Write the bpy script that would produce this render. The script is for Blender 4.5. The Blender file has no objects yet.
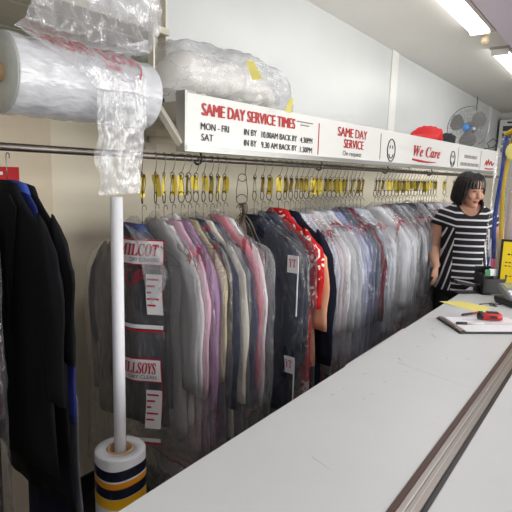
import bpy, bmesh, math, random
import numpy as np
from mathutils import Matrix, Vector, noise
S = bpy.context.scene
COL = S.collection
PI = math.pi

# ------------------------------------------------------------------ camera
cam_d = bpy.data.cameras.new('camera'); cam = bpy.data.objects.new('camera', cam_d); COL.objects.link(cam)
cam_d.sensor_width = 36; cam_d.lens = 36*500/512; cam_d.clip_start = .02
R = np.array([[0.5928, 0.1116, -0.7976], [-0.8049, 0.1159, -0.5820], [0.0274, 0.9870, 0.1584]])
_x, _y = R[:, 0]/np.linalg.norm(R[:, 0]), R[:, 1]; _y = _y-_x*(_x@_y); _y /= np.linalg.norm(_y); _z = np.cross(_x, _y)
cam.matrix_world = Matrix(((_x[0], _y[0], _z[0], 0), (_x[1], _y[1], _z[1], 0), (_x[2], _y[2], _z[2], 1.54), (0, 0, 0, 1)))
S.camera = cam
# ------------------------------------------------------------------ world, exposure
w = bpy.data.worlds.new('world'); S.world = w; w.use_nodes = True
w.node_tree.nodes['Background'].inputs[0].default_value = (.9, .95, 1, 1)
w.node_tree.nodes['Background'].inputs[1].default_value = .25
S.view_settings.view_transform = 'Standard'; S.view_settings.look = 'None'
S.view_settings.gamma = 1; S.view_settings.use_curve_mapping = False
S.view_settings.exposure = 0.2
S.cycles.transparent_max_bounces = 40
LAMP = 9.5          # strength of the fluorescent diffusers
# (length start, length end, y centre) of every ceiling fitting in the shop
FITTINGS = [(2.85, 4.36, 1.073), (5.15, 6.93, 1.073), (1.0, 2.78, -.15), (3.1, 4.88, -1.6), (1.0, 2.78, -1.6), (5.3, 7.1, -1.6), (-1.2, .58, -.15)]

# daylight falling in through the shop front
sd0 = bpy.data.lights.new('daylight', 'AREA'); sd0.shape = 'RECTANGLE'; sd0.size = 8.6; sd0.size_y = 2.0; sd0.energy = 330; sd0.color = (1, .985, .96)
so0 = bpy.data.objects.new('daylight', sd0); COL.objects.link(so0); so0.location = (3.2, -3.72, 1.45); so0.rotation_euler = (math.radians(90), 0, 0)
# ------------------------------------------------------------------ helpers
def lin(c):
    return tuple(((v/255)/12.92 if v/255 <= .04045 else ((v/255+.055)/1.055)**2.4) for v in c)+(1,)

def mat(name, rgb, rough=.6, spec=.5, metal=0, var=0, vscale=8, bump=0, bscale=60, emit=0, stretch=None):
    m = bpy.data.materials.new(name); m.use_nodes = True
    nt = m.node_tree; N = nt.nodes; L = nt.links; b = N['Principled BSDF']
    b.inputs['Base Color'].default_value = lin(rgb); b.inputs['Roughness'].default_value = rough
    b.inputs['Specular IOR Level'].default_value = spec; b.inputs['Metallic'].default_value = metal
    if emit:
        b.inputs['Emission Color'].default_value = (1, .985, .95, 1); b.inputs['Emission Strength'].default_value = emit
    tc = N.new('ShaderNodeTexCoord'); src = tc.outputs['Object']
    if stretch:
        mp = N.new('ShaderNodeMapping'); mp.inputs['Scale'].default_value = stretch; L.new(src, mp.inputs[0]); src = mp.outputs[0]
    if var:
        n = N.new('ShaderNodeTexNoise'); n.inputs['Scale'].default_value = vscale; n.inputs['Detail'].default_value = 4; L.new(src, n.inputs[0])
        r = N.new('ShaderNodeMapRange'); r.inputs[1].default_value = .3; r.inputs[2].default_value = .7
        r.inputs[3].default_value = 1-var; r.inputs[4].default_value = 1+var; L.new(n.outputs[0], r.inputs[0])
        mx = N.new('ShaderNodeVectorMath'); mx.operation = 'SCALE'; mx.inputs[0].default_value = lin(rgb)[:3]
        L.new(r.outputs[0], mx.inputs['Scale']); L.new(mx.outputs[0], b.inputs['Base Color'])
    if bump:
        n2 = N.new('ShaderNodeTexNoise'); n2.inputs['Scale'].default_value = bscale; n2.inputs['Detail'].default_value = 3; L.new(src, n2.inputs[0])
        bp = N.new('ShaderNodeBump'); bp.inputs['Strength'].default_value = bump; bp.inputs['Distance'].default_value = .01
        L.new(n2.outputs[0], bp.inputs['Height']); L.new(bp.outputs[0], b.inputs['Normal'])
    return m

def two_tone(m, rgb, kind, scale):
    """lay a second woven or printed colour into a fabric material"""
    nt = m.node_tree; N = nt.nodes; L = nt.links; b = N['Principled BSDF']
    tc = N.new('ShaderNodeTexCoord')
    if kind == 'floral':
        v = N.new('ShaderNodeTexNoise'); v.inputs['Scale'].default_value = scale; v.inputs['Detail'].default_value = 1.5; v.inputs['Distortion'].default_value = 2.2
        L.new(tc.outputs['Object'], v.inputs[0]); out = v.outputs[0]; lo, hi = .6, .63
    elif kind == 'check':
        sx = N.new('ShaderNodeSeparateXYZ'); L.new(tc.outputs['Object'], sx.inputs[0])
        outs = []
        for k in (0, 2):
            q = N.new('ShaderNodeMath'); q.operation = 'PINGPONG'; q.inputs[1].default_value = scale; L.new(sx.outputs[k], q.inputs[0]); outs.append(q)
        mn = N.new('ShaderNodeMath'); mn.operation = 'MINIMUM'; L.new(outs[0].outputs[0], mn.inputs[0]); L.new(outs[1].outputs[0], mn.inputs[1])
        out = mn.outputs[0]; lo, hi = .25*scale, .15*scale
    else:
        v = N.new('ShaderNodeTexWave'); v.inputs['Scale'].default_value = scale; v.inputs['Distortion'].default_value = .3
        L.new(tc.outputs['Object'], v.inputs[0]); out = v.outputs[1]; lo, hi = .75, .95
    r = N.new('ShaderNodeMapRange'); r.inputs[1].default_value = lo; r.inputs[2].default_value = hi; L.new(out, r.inputs[0])
    mx = N.new('ShaderNodeMix'); mx.data_type = 'RGBA'; L.new(r.outputs[0], mx.inputs[0])
    mx.inputs[6].default_value = b.inputs['Base Color'].default_value; mx.inputs[7].default_value = lin(rgb)
    for l in list(b.inputs['Base Color'].links): L.new(l.from_socket, mx.inputs[6])
    L.new(mx.outputs[2], b.inputs['Base Color'])
    return m

def film_mat(name, base=.1, edge=.45, crease=.3, scale=14, red=False, tint=(235, 238, 242), stretch=(1, 1, .45), rough=.14, bump=.5, sheen=1.1):
    """clear polythene: mostly see-through, whiter where it folds and at a glancing angle"""
    m = bpy.data.materials.new(name); m.use_nodes = True
    nt = m.node_tree; N = nt.nodes; L = nt.links; b = N['Principled BSDF']; out = N['Material Output']
    b.inputs['Base Color'].default_value = lin(tint); b.inputs['Roughness'].default_value = rough; b.inputs['Specular IOR Level'].default_value = .8
    tc = N.new('ShaderNodeTexCoord'); oi = N.new('ShaderNodeObjectInfo')
    ad = N.new('ShaderNodeVectorMath'); ad.operation = 'ADD'; L.new(tc.outputs['Object'], ad.inputs[0])
    sc = N.new('ShaderNodeMath'); sc.operation = 'MULTIPLY'; sc.inputs[1].default_value = 7; L.new(oi.outputs['Random'], sc.inputs[0])
    mp = N.new('ShaderNodeMapping'); mp.inputs['Scale'].default_value = stretch
    L.new(sc.outputs[0], ad.inputs[1]); L.new(ad.outputs[0], mp.inputs[0])
    n = N.new('ShaderNodeTexNoise'); n.inputs['Scale'].default_value = scale; n.inputs['Detail'].default_value = 5; n.inputs['Distortion'].default_value = .8
    L.new(mp.outputs[0], n.inputs[0])
    su = N.new('ShaderNodeMath'); su.operation = 'SUBTRACT'; su.inputs[1].default_value = .5; L.new(n.outputs[0], su.inputs[0])
    ab = N.new('ShaderNodeMath'); ab.operation = 'ABSOLUTE'; L.new(su.outputs[0], ab.inputs[0])
    cr = N.new('ShaderNodeMapRange'); cr.inputs[1].default_value = .0; cr.inputs[2].default_value = .022; cr.inputs[3].default_value = crease; cr.inputs[4].default_value = 0
    L.new(ab.outputs[0], cr.inputs[0])
    lw = N.new('ShaderNodeLayerWeight'); lw.inputs[0].default_value = .35
    fe = N.new('ShaderNodeMath'); fe.operation = 'MULTIPLY_ADD'; fe.inputs[1].default_value = edge; fe.inputs[2].default_value = base; L.new(lw.outputs['Facing'], fe.inputs[0])
    fa = N.new('ShaderNodeMath'); fa.operation = 'ADD'; fa.use_clamp = True; L.new(fe.outputs[0], fa.inputs[0]); L.new(cr.outputs[0], fa.inputs[1])
    fac = fa.outputs[0]
    dz = N.new('ShaderNodeVectorMath'); dz.operation = 'MULTIPLY_ADD'; L.new(n.outputs[1], dz.inputs[0]); dz.inputs[1].default_value = (.08, .08, .08); L.new(mp.outputs[0], dz.inputs[2])
    n2 = N.new('ShaderNodeTexVoronoi'); n2.inputs['Scale'].default_value = scale*1.5; n2.inputs['Detail'].default_value = 1.5; L.new(dz.outputs[0], n2.inputs['Vector'])
    bp = N.new('ShaderNodeBump'); bp.inputs['Strength'].default_value = bump; bp.inputs['Distance'].default_value = .02
    L.new(n2.outputs[0], bp.inputs['Height']); L.new(bp.outputs[0], b.inputs['Normal'])
    if red:
        # printed border of the bag: red rule round a pale panel, repeated down the tube of film
        dn = N.new('ShaderNodeTexNoise'); dn.inputs['Scale'].default_value = 9; L.new(ad.outputs[0], dn.inputs[0])
        dv = N.new('ShaderNodeVectorMath'); dv.operation = 'SCALE'; dv.inputs['Scale'].default_value = .05; L.new(dn.outputs[1], dv.inputs[0])
        d2 = N.new('ShaderNodeVectorMath'); d2.operation = 'ADD'; L.new(tc.outputs['Object'], d2.inputs[0]); L.new(dv.outputs[0], d2.inputs[1])
        sx = N.new('ShaderNodeSeparateXYZ'); L.new(d2.outputs[0], sx.inputs[0])
        ax = N.new('ShaderNodeMath'); ax.operation = 'ABSOLUTE'; L.new(sx.outputs[0], ax.inputs[0])
        def line(src, centre, half):
            a = N.new('ShaderNodeMath'); a.operation = 'SUBTRACT'; a.inputs[1].default_value = centre; L.new(src, a.inputs[0])
            c = N.new('ShaderNodeMath'); c.operation = 'ABSOLUTE'; L.new(a.outputs[0], c.inputs[0])
            d = N.new('ShaderNodeMath'); d.operation = 'LESS_THAN'; d.inputs[1].default_value = half; L.new(c.outputs[0], d.inputs[0]); return d.outputs[0]
        def op(o, a, c):
            d = N.new('ShaderNodeMath'); d.operation = o; L.new(a, d.inputs[0]); L.new(c, d.inputs[1]); return d.outputs[0]
        zr = N.new('ShaderNodeMath'); zr.operation = 'MULTIPLY_ADD'; zr.inputs[1].default_value = .22; L.new(oi.outputs['Random'], zr.inputs[0]); L.new(sx.outputs[2], zr.inputs[2])
        zm = N.new('ShaderNodeMath'); zm.operation = 'FLOORED_MODULO'; zm.inputs[1].default_value = .5; L.new(zr.outputs[0], zm.inputs[0])
        inx = line(ax.outputs[0], 0, .205); inz = line(zm.outputs[0], .18, .165)
        msk = op('MAXIMUM', op('MULTIPLY', line(ax.outputs[0], .2, .006), inz), op('MULTIPLY', inx, op('MAXIMUM', line(zm.outputs[0], .018, .005), line(zm.outputs[0], .342, .005))))
        pan = op('MULTIPLY', inx, line(zm.outputs[0], .305, .034))
        cm = N.new('ShaderNodeMix'); cm.data_type = 'RGBA'; L.new(msk, cm.inputs[0]); cm.inputs[6].default_value = lin(tint); cm.inputs[7].default_value = lin((190, 25, 55))
        L.new(cm.outputs[2], b.inputs['Base Color'])
        p1 = N.new('ShaderNodeMath'); p1.operation = 'MULTIPLY_ADD'; p1.inputs[1].default_value = .3; L.new(pan, p1.inputs[0]); L.new(fac, p1.inputs[2])
        p2 = N.new('ShaderNodeMath'); p2.operation = 'MULTIPLY_ADD'; p2.inputs[1].default_value = .6; p2.use_clamp = True; L.new(msk, p2.inputs[0]); L.new(p1.outputs[0], p2.inputs[2])
        fac = p2.outputs[0]
    tr = N.new('ShaderNodeBsdfTransparent'); mx = N.new('ShaderNodeMixShader'); m2 = N.new('ShaderNodeMixShader'); gl = N.new('ShaderNodeBsdfGlossy'); fr = N.new('ShaderNodeFresnel'); f2 = N.new('ShaderNodeMath')
    gl.inputs['Roughness'].default_value = rough; f2.operation = 'MULTIPLY'; f2.inputs[1].default_value = sheen; f2.use_clamp = True; fr.inputs[0].default_value = 1.5; b.inputs['Roughness'].default_value = .5; b.inputs['Specular IOR Level'].default_value = .1
    L.new(bp.outputs[0], gl.inputs['Normal']); L.new(bp.outputs[0], fr.inputs['Normal']); L.new(fr.outputs[0], f2.inputs[0]); f3 = N.new('ShaderNodeMath'); f3.operation = 'MINIMUM'; f3.inputs[1].default_value = .3; L.new(f2.outputs[0], f3.inputs[0]); f2 = f3
    L.new(fac, mx.inputs[0]); L.new(tr.outputs[0], mx.inputs[1]); L.new(b.outputs[0], mx.inputs[2])
    L.new(f2.outputs[0], m2.inputs[0]); L.new(mx.outputs[0], m2.inputs[1]); L.new(gl.outputs[0], m2.inputs[2]); L.new(m2.outputs[0], out.inputs[0])
    return m

def link(o, parent=None):
    COL.objects.link(o)
    if parent is not None: o.parent = parent
    return o

def mesh(name, verts, faces, m, parent=None, smooth=True):
    me = bpy.data.meshes.new(name); me.from_pydata([tuple(map(float, v)) for v in verts], [], faces); me.validate(); me.update()
    if smooth: me.polygons.foreach_set('use_smooth', [True]*len(me.polygons))
    if m: me.materials.append(m)
    return link(bpy.data.objects.new(name, me), parent)

class MB:
    """collects shapes that make ONE mesh"""
    def __init__(s): s.v = []; s.f = []
    def add(s, v, f):
        k = len(s.v); s.v += [tuple(map(float, p)) for p in v]; s.f += [tuple(i+k for i in q) for q in f]; return s
    def box(s, c, d, rz=0, M=None):
        v = []
        for i in (-1, 1):
            for j in (-1, 1):
                for k in (-1, 1):
                    p = Vector((i*d[0]/2, j*d[1]/2, k*d[2]/2))
                    if M is not None: p = M @ p
                    elif rz: p = Matrix.Rotation(rz, 3, 'Z') @ p
                    v.append(p+Vector(c))
        return s.add(v, [(0, 1, 3, 2), (4, 6, 7, 5), (0, 4, 5, 1), (2, 3, 7, 6), (0, 2, 6, 4), (1, 5, 7, 3)])
    def tube(s, pts, r, n=8, closed=False, cap=True):
        pts = [Vector(p) for p in pts]; m = len(pts); rs = r if isinstance(r, (list, tuple)) else [r]*m
        up = None; v = []; f = []
        for i, p in enumerate(pts):
            a = pts[(i-1) % m] if (closed or i) else p; b = pts[(i+1) % m] if (closed or i < m-1) else p
            t = (b-a).normalized()
            if up is None: up = t.orthogonal().normalized()
            up = (up-t*up.dot(t)); up = up.normalized() if up.length > 1e-5 else t.orthogonal().normalized()
            w2 = t.cross(up)
            rr = rs[i] if isinstance(rs[i], (tuple, list)) else (rs[i], rs[i])
            for k in range(n):
                q = 2*PI*k/n; v.append(p+up*(math.cos(q)*rr[0])+w2*(math.sin(q)*rr[1]))
        for i in range(m if closed else m-1):
            j = (i+1) % m
            for k in range(n):
                l = (k+1) % n; f.append((i*n+k, i*n+l, j*n+l, j*n+k))
        if cap and not closed: f.append(tuple(range(n-1, -1, -1))); f.append(tuple(range((m-1)*n, m*n)))
        return s.add(v, f)
    def lathe(s, prof, c=(0, 0, 0), n=32, M=None):
        v = []; f = []
        for r, z in prof:
            for k in range(n):
                p = Vector((r*math.cos(2*PI*k/n), r*math.sin(2*PI*k/n), z)); p = M @ p if M is not None else p; v.append(p+Vector(c))
        for i in range(len(prof)-1):
            for k in range(n): l = (k+1) % n; f.append((i*n+k, i*n+l, (i+1)*n+l, (i+1)*n+k))
        if prof[0][0] > 1e-6 and prof[0] != prof[-1]: f.append(tuple(range(n-1, -1, -1)))
        if prof[-1][0] > 1e-6 and prof[0] != prof[-1]: f.append(tuple(range((len(prof)-1)*n, len(prof)*n)))
        return s.add(v, f)
    def rings(s, rings, cap=True):
        n = len(rings[0]); v = [p for r in rings for p in r]; f = []
        for i in range(len(rings)-1):
            for k in range(n): l = (k+1) % n; f.append((i*n+k, i*n+l, (i+1)*n+l, (i+1)*n+k))
        if cap: f.append(tuple(range(n-1, -1, -1))); f.append(tuple(range((len(rings)-1)*n, len(rings)*n)))
        return s.add(v, f)
    def ell(s, c, r, M=None, nu=20, nv=12):
        rr = []
        for i in range(nv+1):
            a = -PI/2+PI*(i+.0)/nv; a = max(-PI/2+.02, min(PI/2-.02, a)); ring = []
            for k in range(nu):
                q = 2*PI*k/nu; p = Vector((r[0]*math.cos(a)*math.cos(q), r[1]*math.cos(a)*math.sin(q), r[2]*math.sin(a)))
                ring.append((M @ p if M is not None else p)+Vector(c))
            rr.append(ring)
        return s.rings(rr)
    def prism(s, poly, z0, z1):
        n = len(poly); v = [(x, y, z0) for x, y in poly]+[(x, y, z1) for x, y in poly]
        return s.add(v, [tuple(range(n-1, -1, -1)), tuple(range(n, 2*n))]+[(i, (i+1) % n, n+(i+1) % n, n+i) for i in range(n)])
    def build(s, name, m, parent=None, smooth=False, bevel=0):
        o = mesh(name, s.v, s.f, m, parent, smooth)
        bm = bmesh.new(); bm.from_mesh(o.data); bmesh.ops.recalc_face_normals(bm, faces=bm.faces); bm.to_mesh(o.data); bm.free()
        if bevel:
            b = o.modifiers.new('bevel', 'BEVEL'); b.width = bevel; b.segments = 2; b.limit_method = 'ANGLE'
        return o

def tag(o, label, cat, group=None, kind=None):
    o['label'] = label; o['category'] = cat
    if group: o['group'] = group
    if kind: o['kind'] = kind
    return o
def empty(name, loc, label, cat, group=None, rz=0):
    o = bpy.data.objects.new(name, None); o.empty_display_size = .05; COL.objects.link(o); o.location = loc; o.rotation_euler = (0, 0, rz)
    return tag(o, label, cat, group)
def structure(o): o['kind'] = 'structure'; return o

def baked(o, mods):
    """apply modifiers without operators"""
    for kind, kw in mods:
        md = o.modifiers.new(kind.lower(), kind)
        for k, v in kw.items(): setattr(md, k, v)
    bpy.context.view_layer.update()
    dg = bpy.context.evaluated_depsgraph_get()
    me = bpy.data.meshes.new_from_object(o.evaluated_get(dg), depsgraph=dg)
    o.modifiers.clear(); old = o.data; mats = [m for m in old.materials]; o.data = me; bpy.data.meshes.remove(old)
    if not me.materials:
        for m in mats: me.materials.append(m)
    me.polygons.foreach_set('use_smooth', [True]*len(me.polygons)); return o

_tc = {}
def glyphs(text, spacing=1.0):
    """letter outlines as (verts 2D, faces), unit-box normalised to x 0..w, y 0..h"""
    key = (text, spacing)
    if key in _tc: return _tc[key]
    c = bpy.data.curves.new('t', 'FONT'); c.body = text; c.space_character = spacing; c.resolution_u = 3; c.fill_mode = 'FRONT'
    o = bpy.data.objects.new('t', c); COL.objects.link(o); bpy.context.view_layer.update()
    dg = bpy.context.evaluated_depsgraph_get(); me = bpy.data.meshes.new_from_object(o.evaluated_get(dg), depsgraph=dg)
    bpy.data.objects.remove(o); bpy.data.curves.remove(c)
    v = np.array([p.co[:] for p in me.vertices]); f = [tuple(p.vertices) for p in me.polygons]; bpy.data.meshes.remove(me)
    if len(v) == 0: v = np.zeros((1, 3))
    v = v[:, :2]-v[:, :2].min(0); _tc[key] = (v, f); return v, f
SERIF = {}
def bi(s, off=(0x1D468, 0x1D482)):      # bold italic serif alphabet of the built-in font set
    return ''.join(chr(off[0]+ord(ch)-65) if 'A' <= ch <= 'Z' else chr(off[1]+ord(ch)-97) if 'a' <= ch <= 'z' else ch for ch in s)
def bs(s): return bi(s, (0x1D400, 0x1D41A))
def it(s): return bi(s, (0x1D434, 0x1D44E)).replace(chr(0x1D455), '\u210e')
def text_at(mb, text, x0, x1, y0, y1, fn, shear=0, rot=0):
    """fit text in a rectangle and map each point through fn(x, y)"""
    v, f = glyphs(text); sp = v.max(0); sp[sp == 0] = 1
    q = v/sp*[x1-x0, y1-y0]; q[:, 0] += shear*q[:, 1]
    if rot:
        c, s = math.cos(rot), math.sin(rot); q = q@np.array([[c, s], [-s, c]])
    mb.add([fn(x0+a, y0+b) for a, b in q], f)

# ------------------------------------------------------------------ materials
M = dict(
 wall_up=mat('grey_gloss_paint', (200, 203, 203), .33, .5, bump=.12, bscale=70, var=.02, vscale=3),
 wall_low=mat('cream_wall_paint', (238, 230, 208), .5, .3, var=.03, vscale=3, bump=.05, bscale=40),
 ceil=mat('ceiling_paint', (222, 220, 214), .5, .4, var=.015, vscale=2),
 ceil2=mat('lilac_ceiling_panel', (206, 196, 208), .5, .4),
 floor=mat('charcoal_floor_vinyl', (38, 38, 42), .5, .4, var=.15),
 base=mat('black_skirting', (24, 24, 27), .5),
 white=mat('white_enamel', (226, 226, 222), .35), cream=mat('cream_enamel', (214, 209, 194), .4, var=.04),
 steel=mat('dull_steel', (118, 112, 106), .34, metal=.9, var=.12, vscale=30), chrome=mat('wire_steel', (120, 118, 116), .3, metal=.9),
 bare=mat('bare_wire', (120, 108, 96), .4, metal=.5), dark_wire=mat('dark_wire', (66, 60, 55), .4, metal=.7), alu=mat('aluminium', (176, 176, 174), .35, metal=.7),
 sign=mat('sign_face', (222, 222, 218), .25), red=mat('red_lettering', (176, 32, 34), .45), black=mat('black_lettering', (34, 34, 36), .5),
 grey_ink=mat('grey_lettering', (120, 112, 114), .5), yellow=mat('yellow_paper', (226, 204, 78), .8, var=.1, vscale=40), tagink=mat('tag_ink', (120, 92, 40), .8),
 lamp=mat('lamp_diffuser', (255, 255, 250), .5, emit=LAMP), beige_plastic=mat('beige_plastic', (190, 172, 140), .5), fitting=mat('fitting_enamel', (176, 166, 158), .5),
 counter=mat('counter_laminate', (208, 212, 213), .38, .4, var=.02, vscale=5), brown=mat('brown_edge', (76, 52, 46), .5), trackm=mat('silver_track', (150, 142, 138), .35, metal=.6), blackm=mat('black_plastic', (26, 26, 29), .4),
 wood=mat('weathered_plank', (186, 182, 166), .7, var=.08, vscale=10, stretch=(1, 8, 8)),
 card=mat('cardboard_core', (178, 148, 112), .85, var=.1), tubem=mat('white_card_tube', (226, 228, 232), .55, var=.02),
 roll=mat('rolled_film', (200, 202, 206), .16, .8, var=.12, vscale=30, bump=1.0, bscale=16, stretch=(.6, 1.4, 1.4)), rollend=mat('rolled_film_end', (184, 188, 182), .45, var=.06, vscale=40),
 navy=mat('navy_tape', (22, 26, 48), .25), gold=mat('yellow_tape', (232, 176, 26), .3), orange=mat('orange_tape', (230, 150, 30), .3),
 skin=mat('skin', (206, 158, 134), .5, .35, var=.04, vscale=12), hair=mat('black_hair', (22, 19, 21), .32, .5, bump=.6, bscale=60, stretch=(3, 3, .25)), lip=mat('lips', (168, 92, 88), .45), brow=mat('eyebrow', (50, 36, 32), .7),
 trousers=mat('black_trousers', (26, 26, 30), .8), acrylic=film_mat('clear_acrylic', .06, .5, 0, bump=0, rough=.05),
 redcloth=mat('red_cloth', (196, 26, 32), .7, var=.1), redplastic=mat('red_plastic', (196, 44, 46), .35), blueprint=mat('blue_print', (36, 66, 160), .4), yellowprint=mat('yellow_print', (226, 190, 40), .5),
 paper=mat('white_paper', (238, 238, 242), .8), pad=mat('yellow_notepaper', (238, 228, 132), .85), ypaper=mat('bright_yellow_card', (244, 214, 30), .7), linen=mat('white_bedding', (232, 228, 222), .9, bump=.4, bscale=10), taupe=mat('taupe_bedding', (176, 164, 146), .9),
 film=film_mat('polythene', .012, .09, .10, bump=.5, rough=.1, sheen=1.3), filmred=film_mat('printed_polythene', .015, .10, .13, red=True, bump=.5, rough=.1, sheen=1.3), sheet=film_mat('loose_polythene', .16, .34, .14, scale=12, stretch=(1.4, 1.4, .6), rough=.1, bump=.34),
 fogfilm=film_mat('thick_polythene', .2, .4, .1, scale=8, stretch=(1, 1, 1), bump=.3), bagprint=mat('bag_print_white', (226, 224, 226), .5), bagred=mat('bag_print_red', (176, 24, 52), .45),
 green=mat('green_tab', (30, 130, 70), .5), bluetab=mat('blue_plastic', (66, 96, 190), .4), pinktab=mat('pink_tab', (225, 90, 120), .5), fanm=mat('fan_steel', (150, 152, 152), .35, metal=.7), fanblade=mat('fan_blade', (126, 126, 126), .4, metal=.4), grey=mat('grey_plastic', (128, 132, 134), .45), gap_shade=mat('louvre_gap_shade', (70, 72, 72), .6),
)

# ------------------------------------------------------------------ the room
def slab(name, x0, x1, y0, y1, z0, z1, m):
    return structure(MB().box(((x0+x1)/2, (y0+y1)/2, (z0+z1)/2), (x1-x0, y1-y0, z1-z0)).build(name, m))
XF = 9.95
slab('floor', -2.6, XF+.1, -3.6, 2.1, -.1, 0, M['floor'])
slab('ceiling', -2.6, XF+.1, .955, 2.1, 2.755, 2.85, M['ceil'])
slab('ceiling_customer_side', -2.6, XF+.1, -3.6, .955, 2.70, 2.85, M['ceil2'])
slab('wall_back', -2.6, XF+.1, 1.95, 2.1, 1.80, 2.755, M['wall_up'])
slab('wall_back_lower', -2.6, XF+.1, 1.95, 2.1, 0, 1.80, M['wall_low'])
slab('wall_far', XF, XF+.1, -3.6, 1.95, 0, 2.755, M['ceil'])
slab('wall_right', -2.6, XF+.1, -3.6, -3.5, 0, .42, M['ceil']); slab('wall_right_header', -2.6, XF+.1, -3.6, -3.5, 2.48, 2.7, M['ceil'])
slab('wall_right_pier', -2.6, -1.2, -3.6, -3.5, .42, 2.48, M['ceil']); slab('wall_right_far_pier', 7.6, XF+.1, -3.6, -3.5, .42, 2.48, M['ceil'])
for k in range(4):
    x0 = -1.2+2.2*k; wn = slab('window_%d' % (k+1), x0+.03, x0+2.17, -3.556, -3.55, .45, 2.45, M['acrylic'])
    structure(MB().box((x0+1.1, -3.55, .435), (2.2, .08, .03)).box((x0+1.1, -3.55, 2.465), (2.2, .08, .03)).box((x0+.015, -3.55, 1.45), (.03, .08, 2.0)).box((x0+2.185, -3.55, 1.45), (.03, .08, 2.0)).build('window_frame', M['alu'], wn))
slab('wall_near', -2.7, -2.6, -3.6, 2.1, 0, 2.755, M['ceil'])
slab('trim_pilaster', .55, 1.18, 1.912, 1.95, 0, 1.80, mat('pilaster_paint', (222, 208, 184), .5, .3, var=.03))
slab('trim_panel_joint', 4.77, 4.93, 1.938, 1.95, 1.80, 2.755, M['white'])
slab('trim_far_joint', 9.02, 9.16, 1.94, 1.95, 1.80, 2.755, M['ceil'])
slab('baseboard_back', -2.6, XF, 1.935, 1.95, 0, .09, M['base'])

# ------------------------------------------------------------------ ceiling lights
FL = ['fluorescent ceiling light over the clothes rack, nearer of the two', 'fluorescent ceiling light farther along the row over the rack', 'fluorescent ceiling light above the white counter',
      'fluorescent ceiling light over the customer aisle by the counter end', 'fluorescent ceiling light over the customer aisle near the entrance', 'fluorescent ceiling light over the customer aisle at the far wall', 'fluorescent ceiling light near the entrance wall']
for i, (a, b, yc) in enumerate(FITTINGS):
    zc = 2.755 if yc > .96 else 2.70
    t = empty('ceiling_light', ((a+b)/2, yc, zc), FL[i], 'ceiling light', 'fluorescent ceiling lights')
    L2 = (b-a)/2
    MB().box((0, 0, -.04), (L2*2, .132, .035)).build('diffuser', M['lamp'], t)
    MB().box((0, 0, -.011), (L2*2+.06, .17, .022)).box((0, -.094, -.03), (L2*2+.1, .03, .05)).build('housing', M['fitting'], t)
    for s in (-1, 1):
        MB().box((s*(L2+.012), 0, -.045), (.024, .15, .06)).build('end_cap', M['white'], t, bevel=.003)
    MB().lathe([(.03, -.03), (.03, -.12), (.016, -.14)], (L2+.07, -.03, 0), 12).box((L2+.05, -.05, -.03), (.05, .05, .02)).build('starter', M['beige_plastic'], t)

# ------------------------------------------------------------------ sign and shelf over the rack
U = Vector((.9975, -.071, 0)).normalized(); NV = Vector((-.071, -.9975, 0)).normalized()
ANG = math.atan2(U.y, U.x)
S0 = Vector((1.34, 1.31, 1.63))
SL = 3.95
sign = empty('hanging_sign', S0, 'long white fascia sign with red and black lettering along the shelf front', 'sign', rz=ANG)
# local frame: x along the sign, -y to the shop, z up from the lower edge
MB().box((SL/2, .02, .1), (SL, .04, .2)).build('sign_panel', M['sign'], sign, bevel=.003)
MB().box((SL/2, .02, .002), (SL+.01, .05, .022)).box((0, .02, .1), (.012, .05, .21)).box((SL, .02, .1), (.012, .05, .21)).build('aluminium_channel', M['alu'], sign)
sf = lambda x, y: (x, -.0022, y)
mb = MB(); text_at(mb, 'SAME DAY SERVICE TIMES', .08, .668, .126, .172, sf)
b0 = MB(); v, f = glyphs('SAME DAY SERVICE TIMES')
for dx in (0, .003, .006): text_at(mb, 'SAME DAY SERVICE TIMES', .078+dx, .662+dx, .126, .171, lambda x, y, d=dx: (x, -.0022-d*.05, y))
mb.build('red_title', M['red'], sign)
for tx, a, b, c, e in (('MON - FRI', .075, .226, .074, .100), ('SAT', .078, .14, .034, .060), ('IN BY', .317, .396, .073, .098), ('10.00AM BACK BY', .428, .684, .071, .097), ('4.30PM', .71, .81, .069, .095),
                           ('IN BY', .318, .396, .030, .055), ('9.30 AM BACK BY', .428, .684, .028, .054), ('1.30PM', .712, .81, .025, .051)):
    mb = MB()
    for d in (0, .0015): text_at(mb, tx, a, b, c, e, lambda x, y, d=d: (x+d, -.0022-d*.1, y))
    mb.build('opening_times', M['black'], sign)
for r in range(2): MB().box((.745, -.001, .163-.014*r), (.13 if r == 0 else .07, .002, .005)).build('small_print', M['grey_ink'], sign)
mb = MB().box((.866, -.001, .096), (.006, .002, .15)); mb.build('dividing_rule', M['red'], sign)
mb = MB()
for d in (0, .004):
    g = lambda x, y, d=d: (x+d, -.0022-d*.1, y)
    text_at(mb, 'SAME DAY', 1.04, 1.35, .125, .172, g); text_at(mb, 'SERVICE', 1.105, 1.315, .068, .114, g)
mb.build('red_title', M['red'], sign)
mb = MB(); text_at(mb, 'On request', 1.10, 1.30, .02, .054, sf); mb.build('black_lettering', M['black'], sign)
for x in (1.525, 2.86, 3.43):
    MB().box((x, -.001, .1), (.006, .002, .15)).build('dividing_rule', M['grey_ink'], sign)
def smiley(x, z, rx, rz):
    mb = MB()
    mb.tube([(x+rx*math.cos(q), -.002, z+rz*math.sin(q)) for q in np.linspace(0, 2*PI, 29)[:-1]], .0035, 6, True)
    mb.tube([(x+rx*.6*math.cos(q), -.002, z-.008+rz*.6*math.sin(q)) for q in np.linspace(PI*1.12, PI*1.88, 11)], .003, 6)
    for s in (-1, 1): mb.ell((x+s*rx*.33, -.002, z+rz*.3), (.006, .002, .012), nu=8, nv=6)
    mb.build('smiling_face', M['black'], sign)
smiley(1.668, .086, .052, .066); smiley(2.738, .08, .048, .058)
mb = MB()
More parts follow.
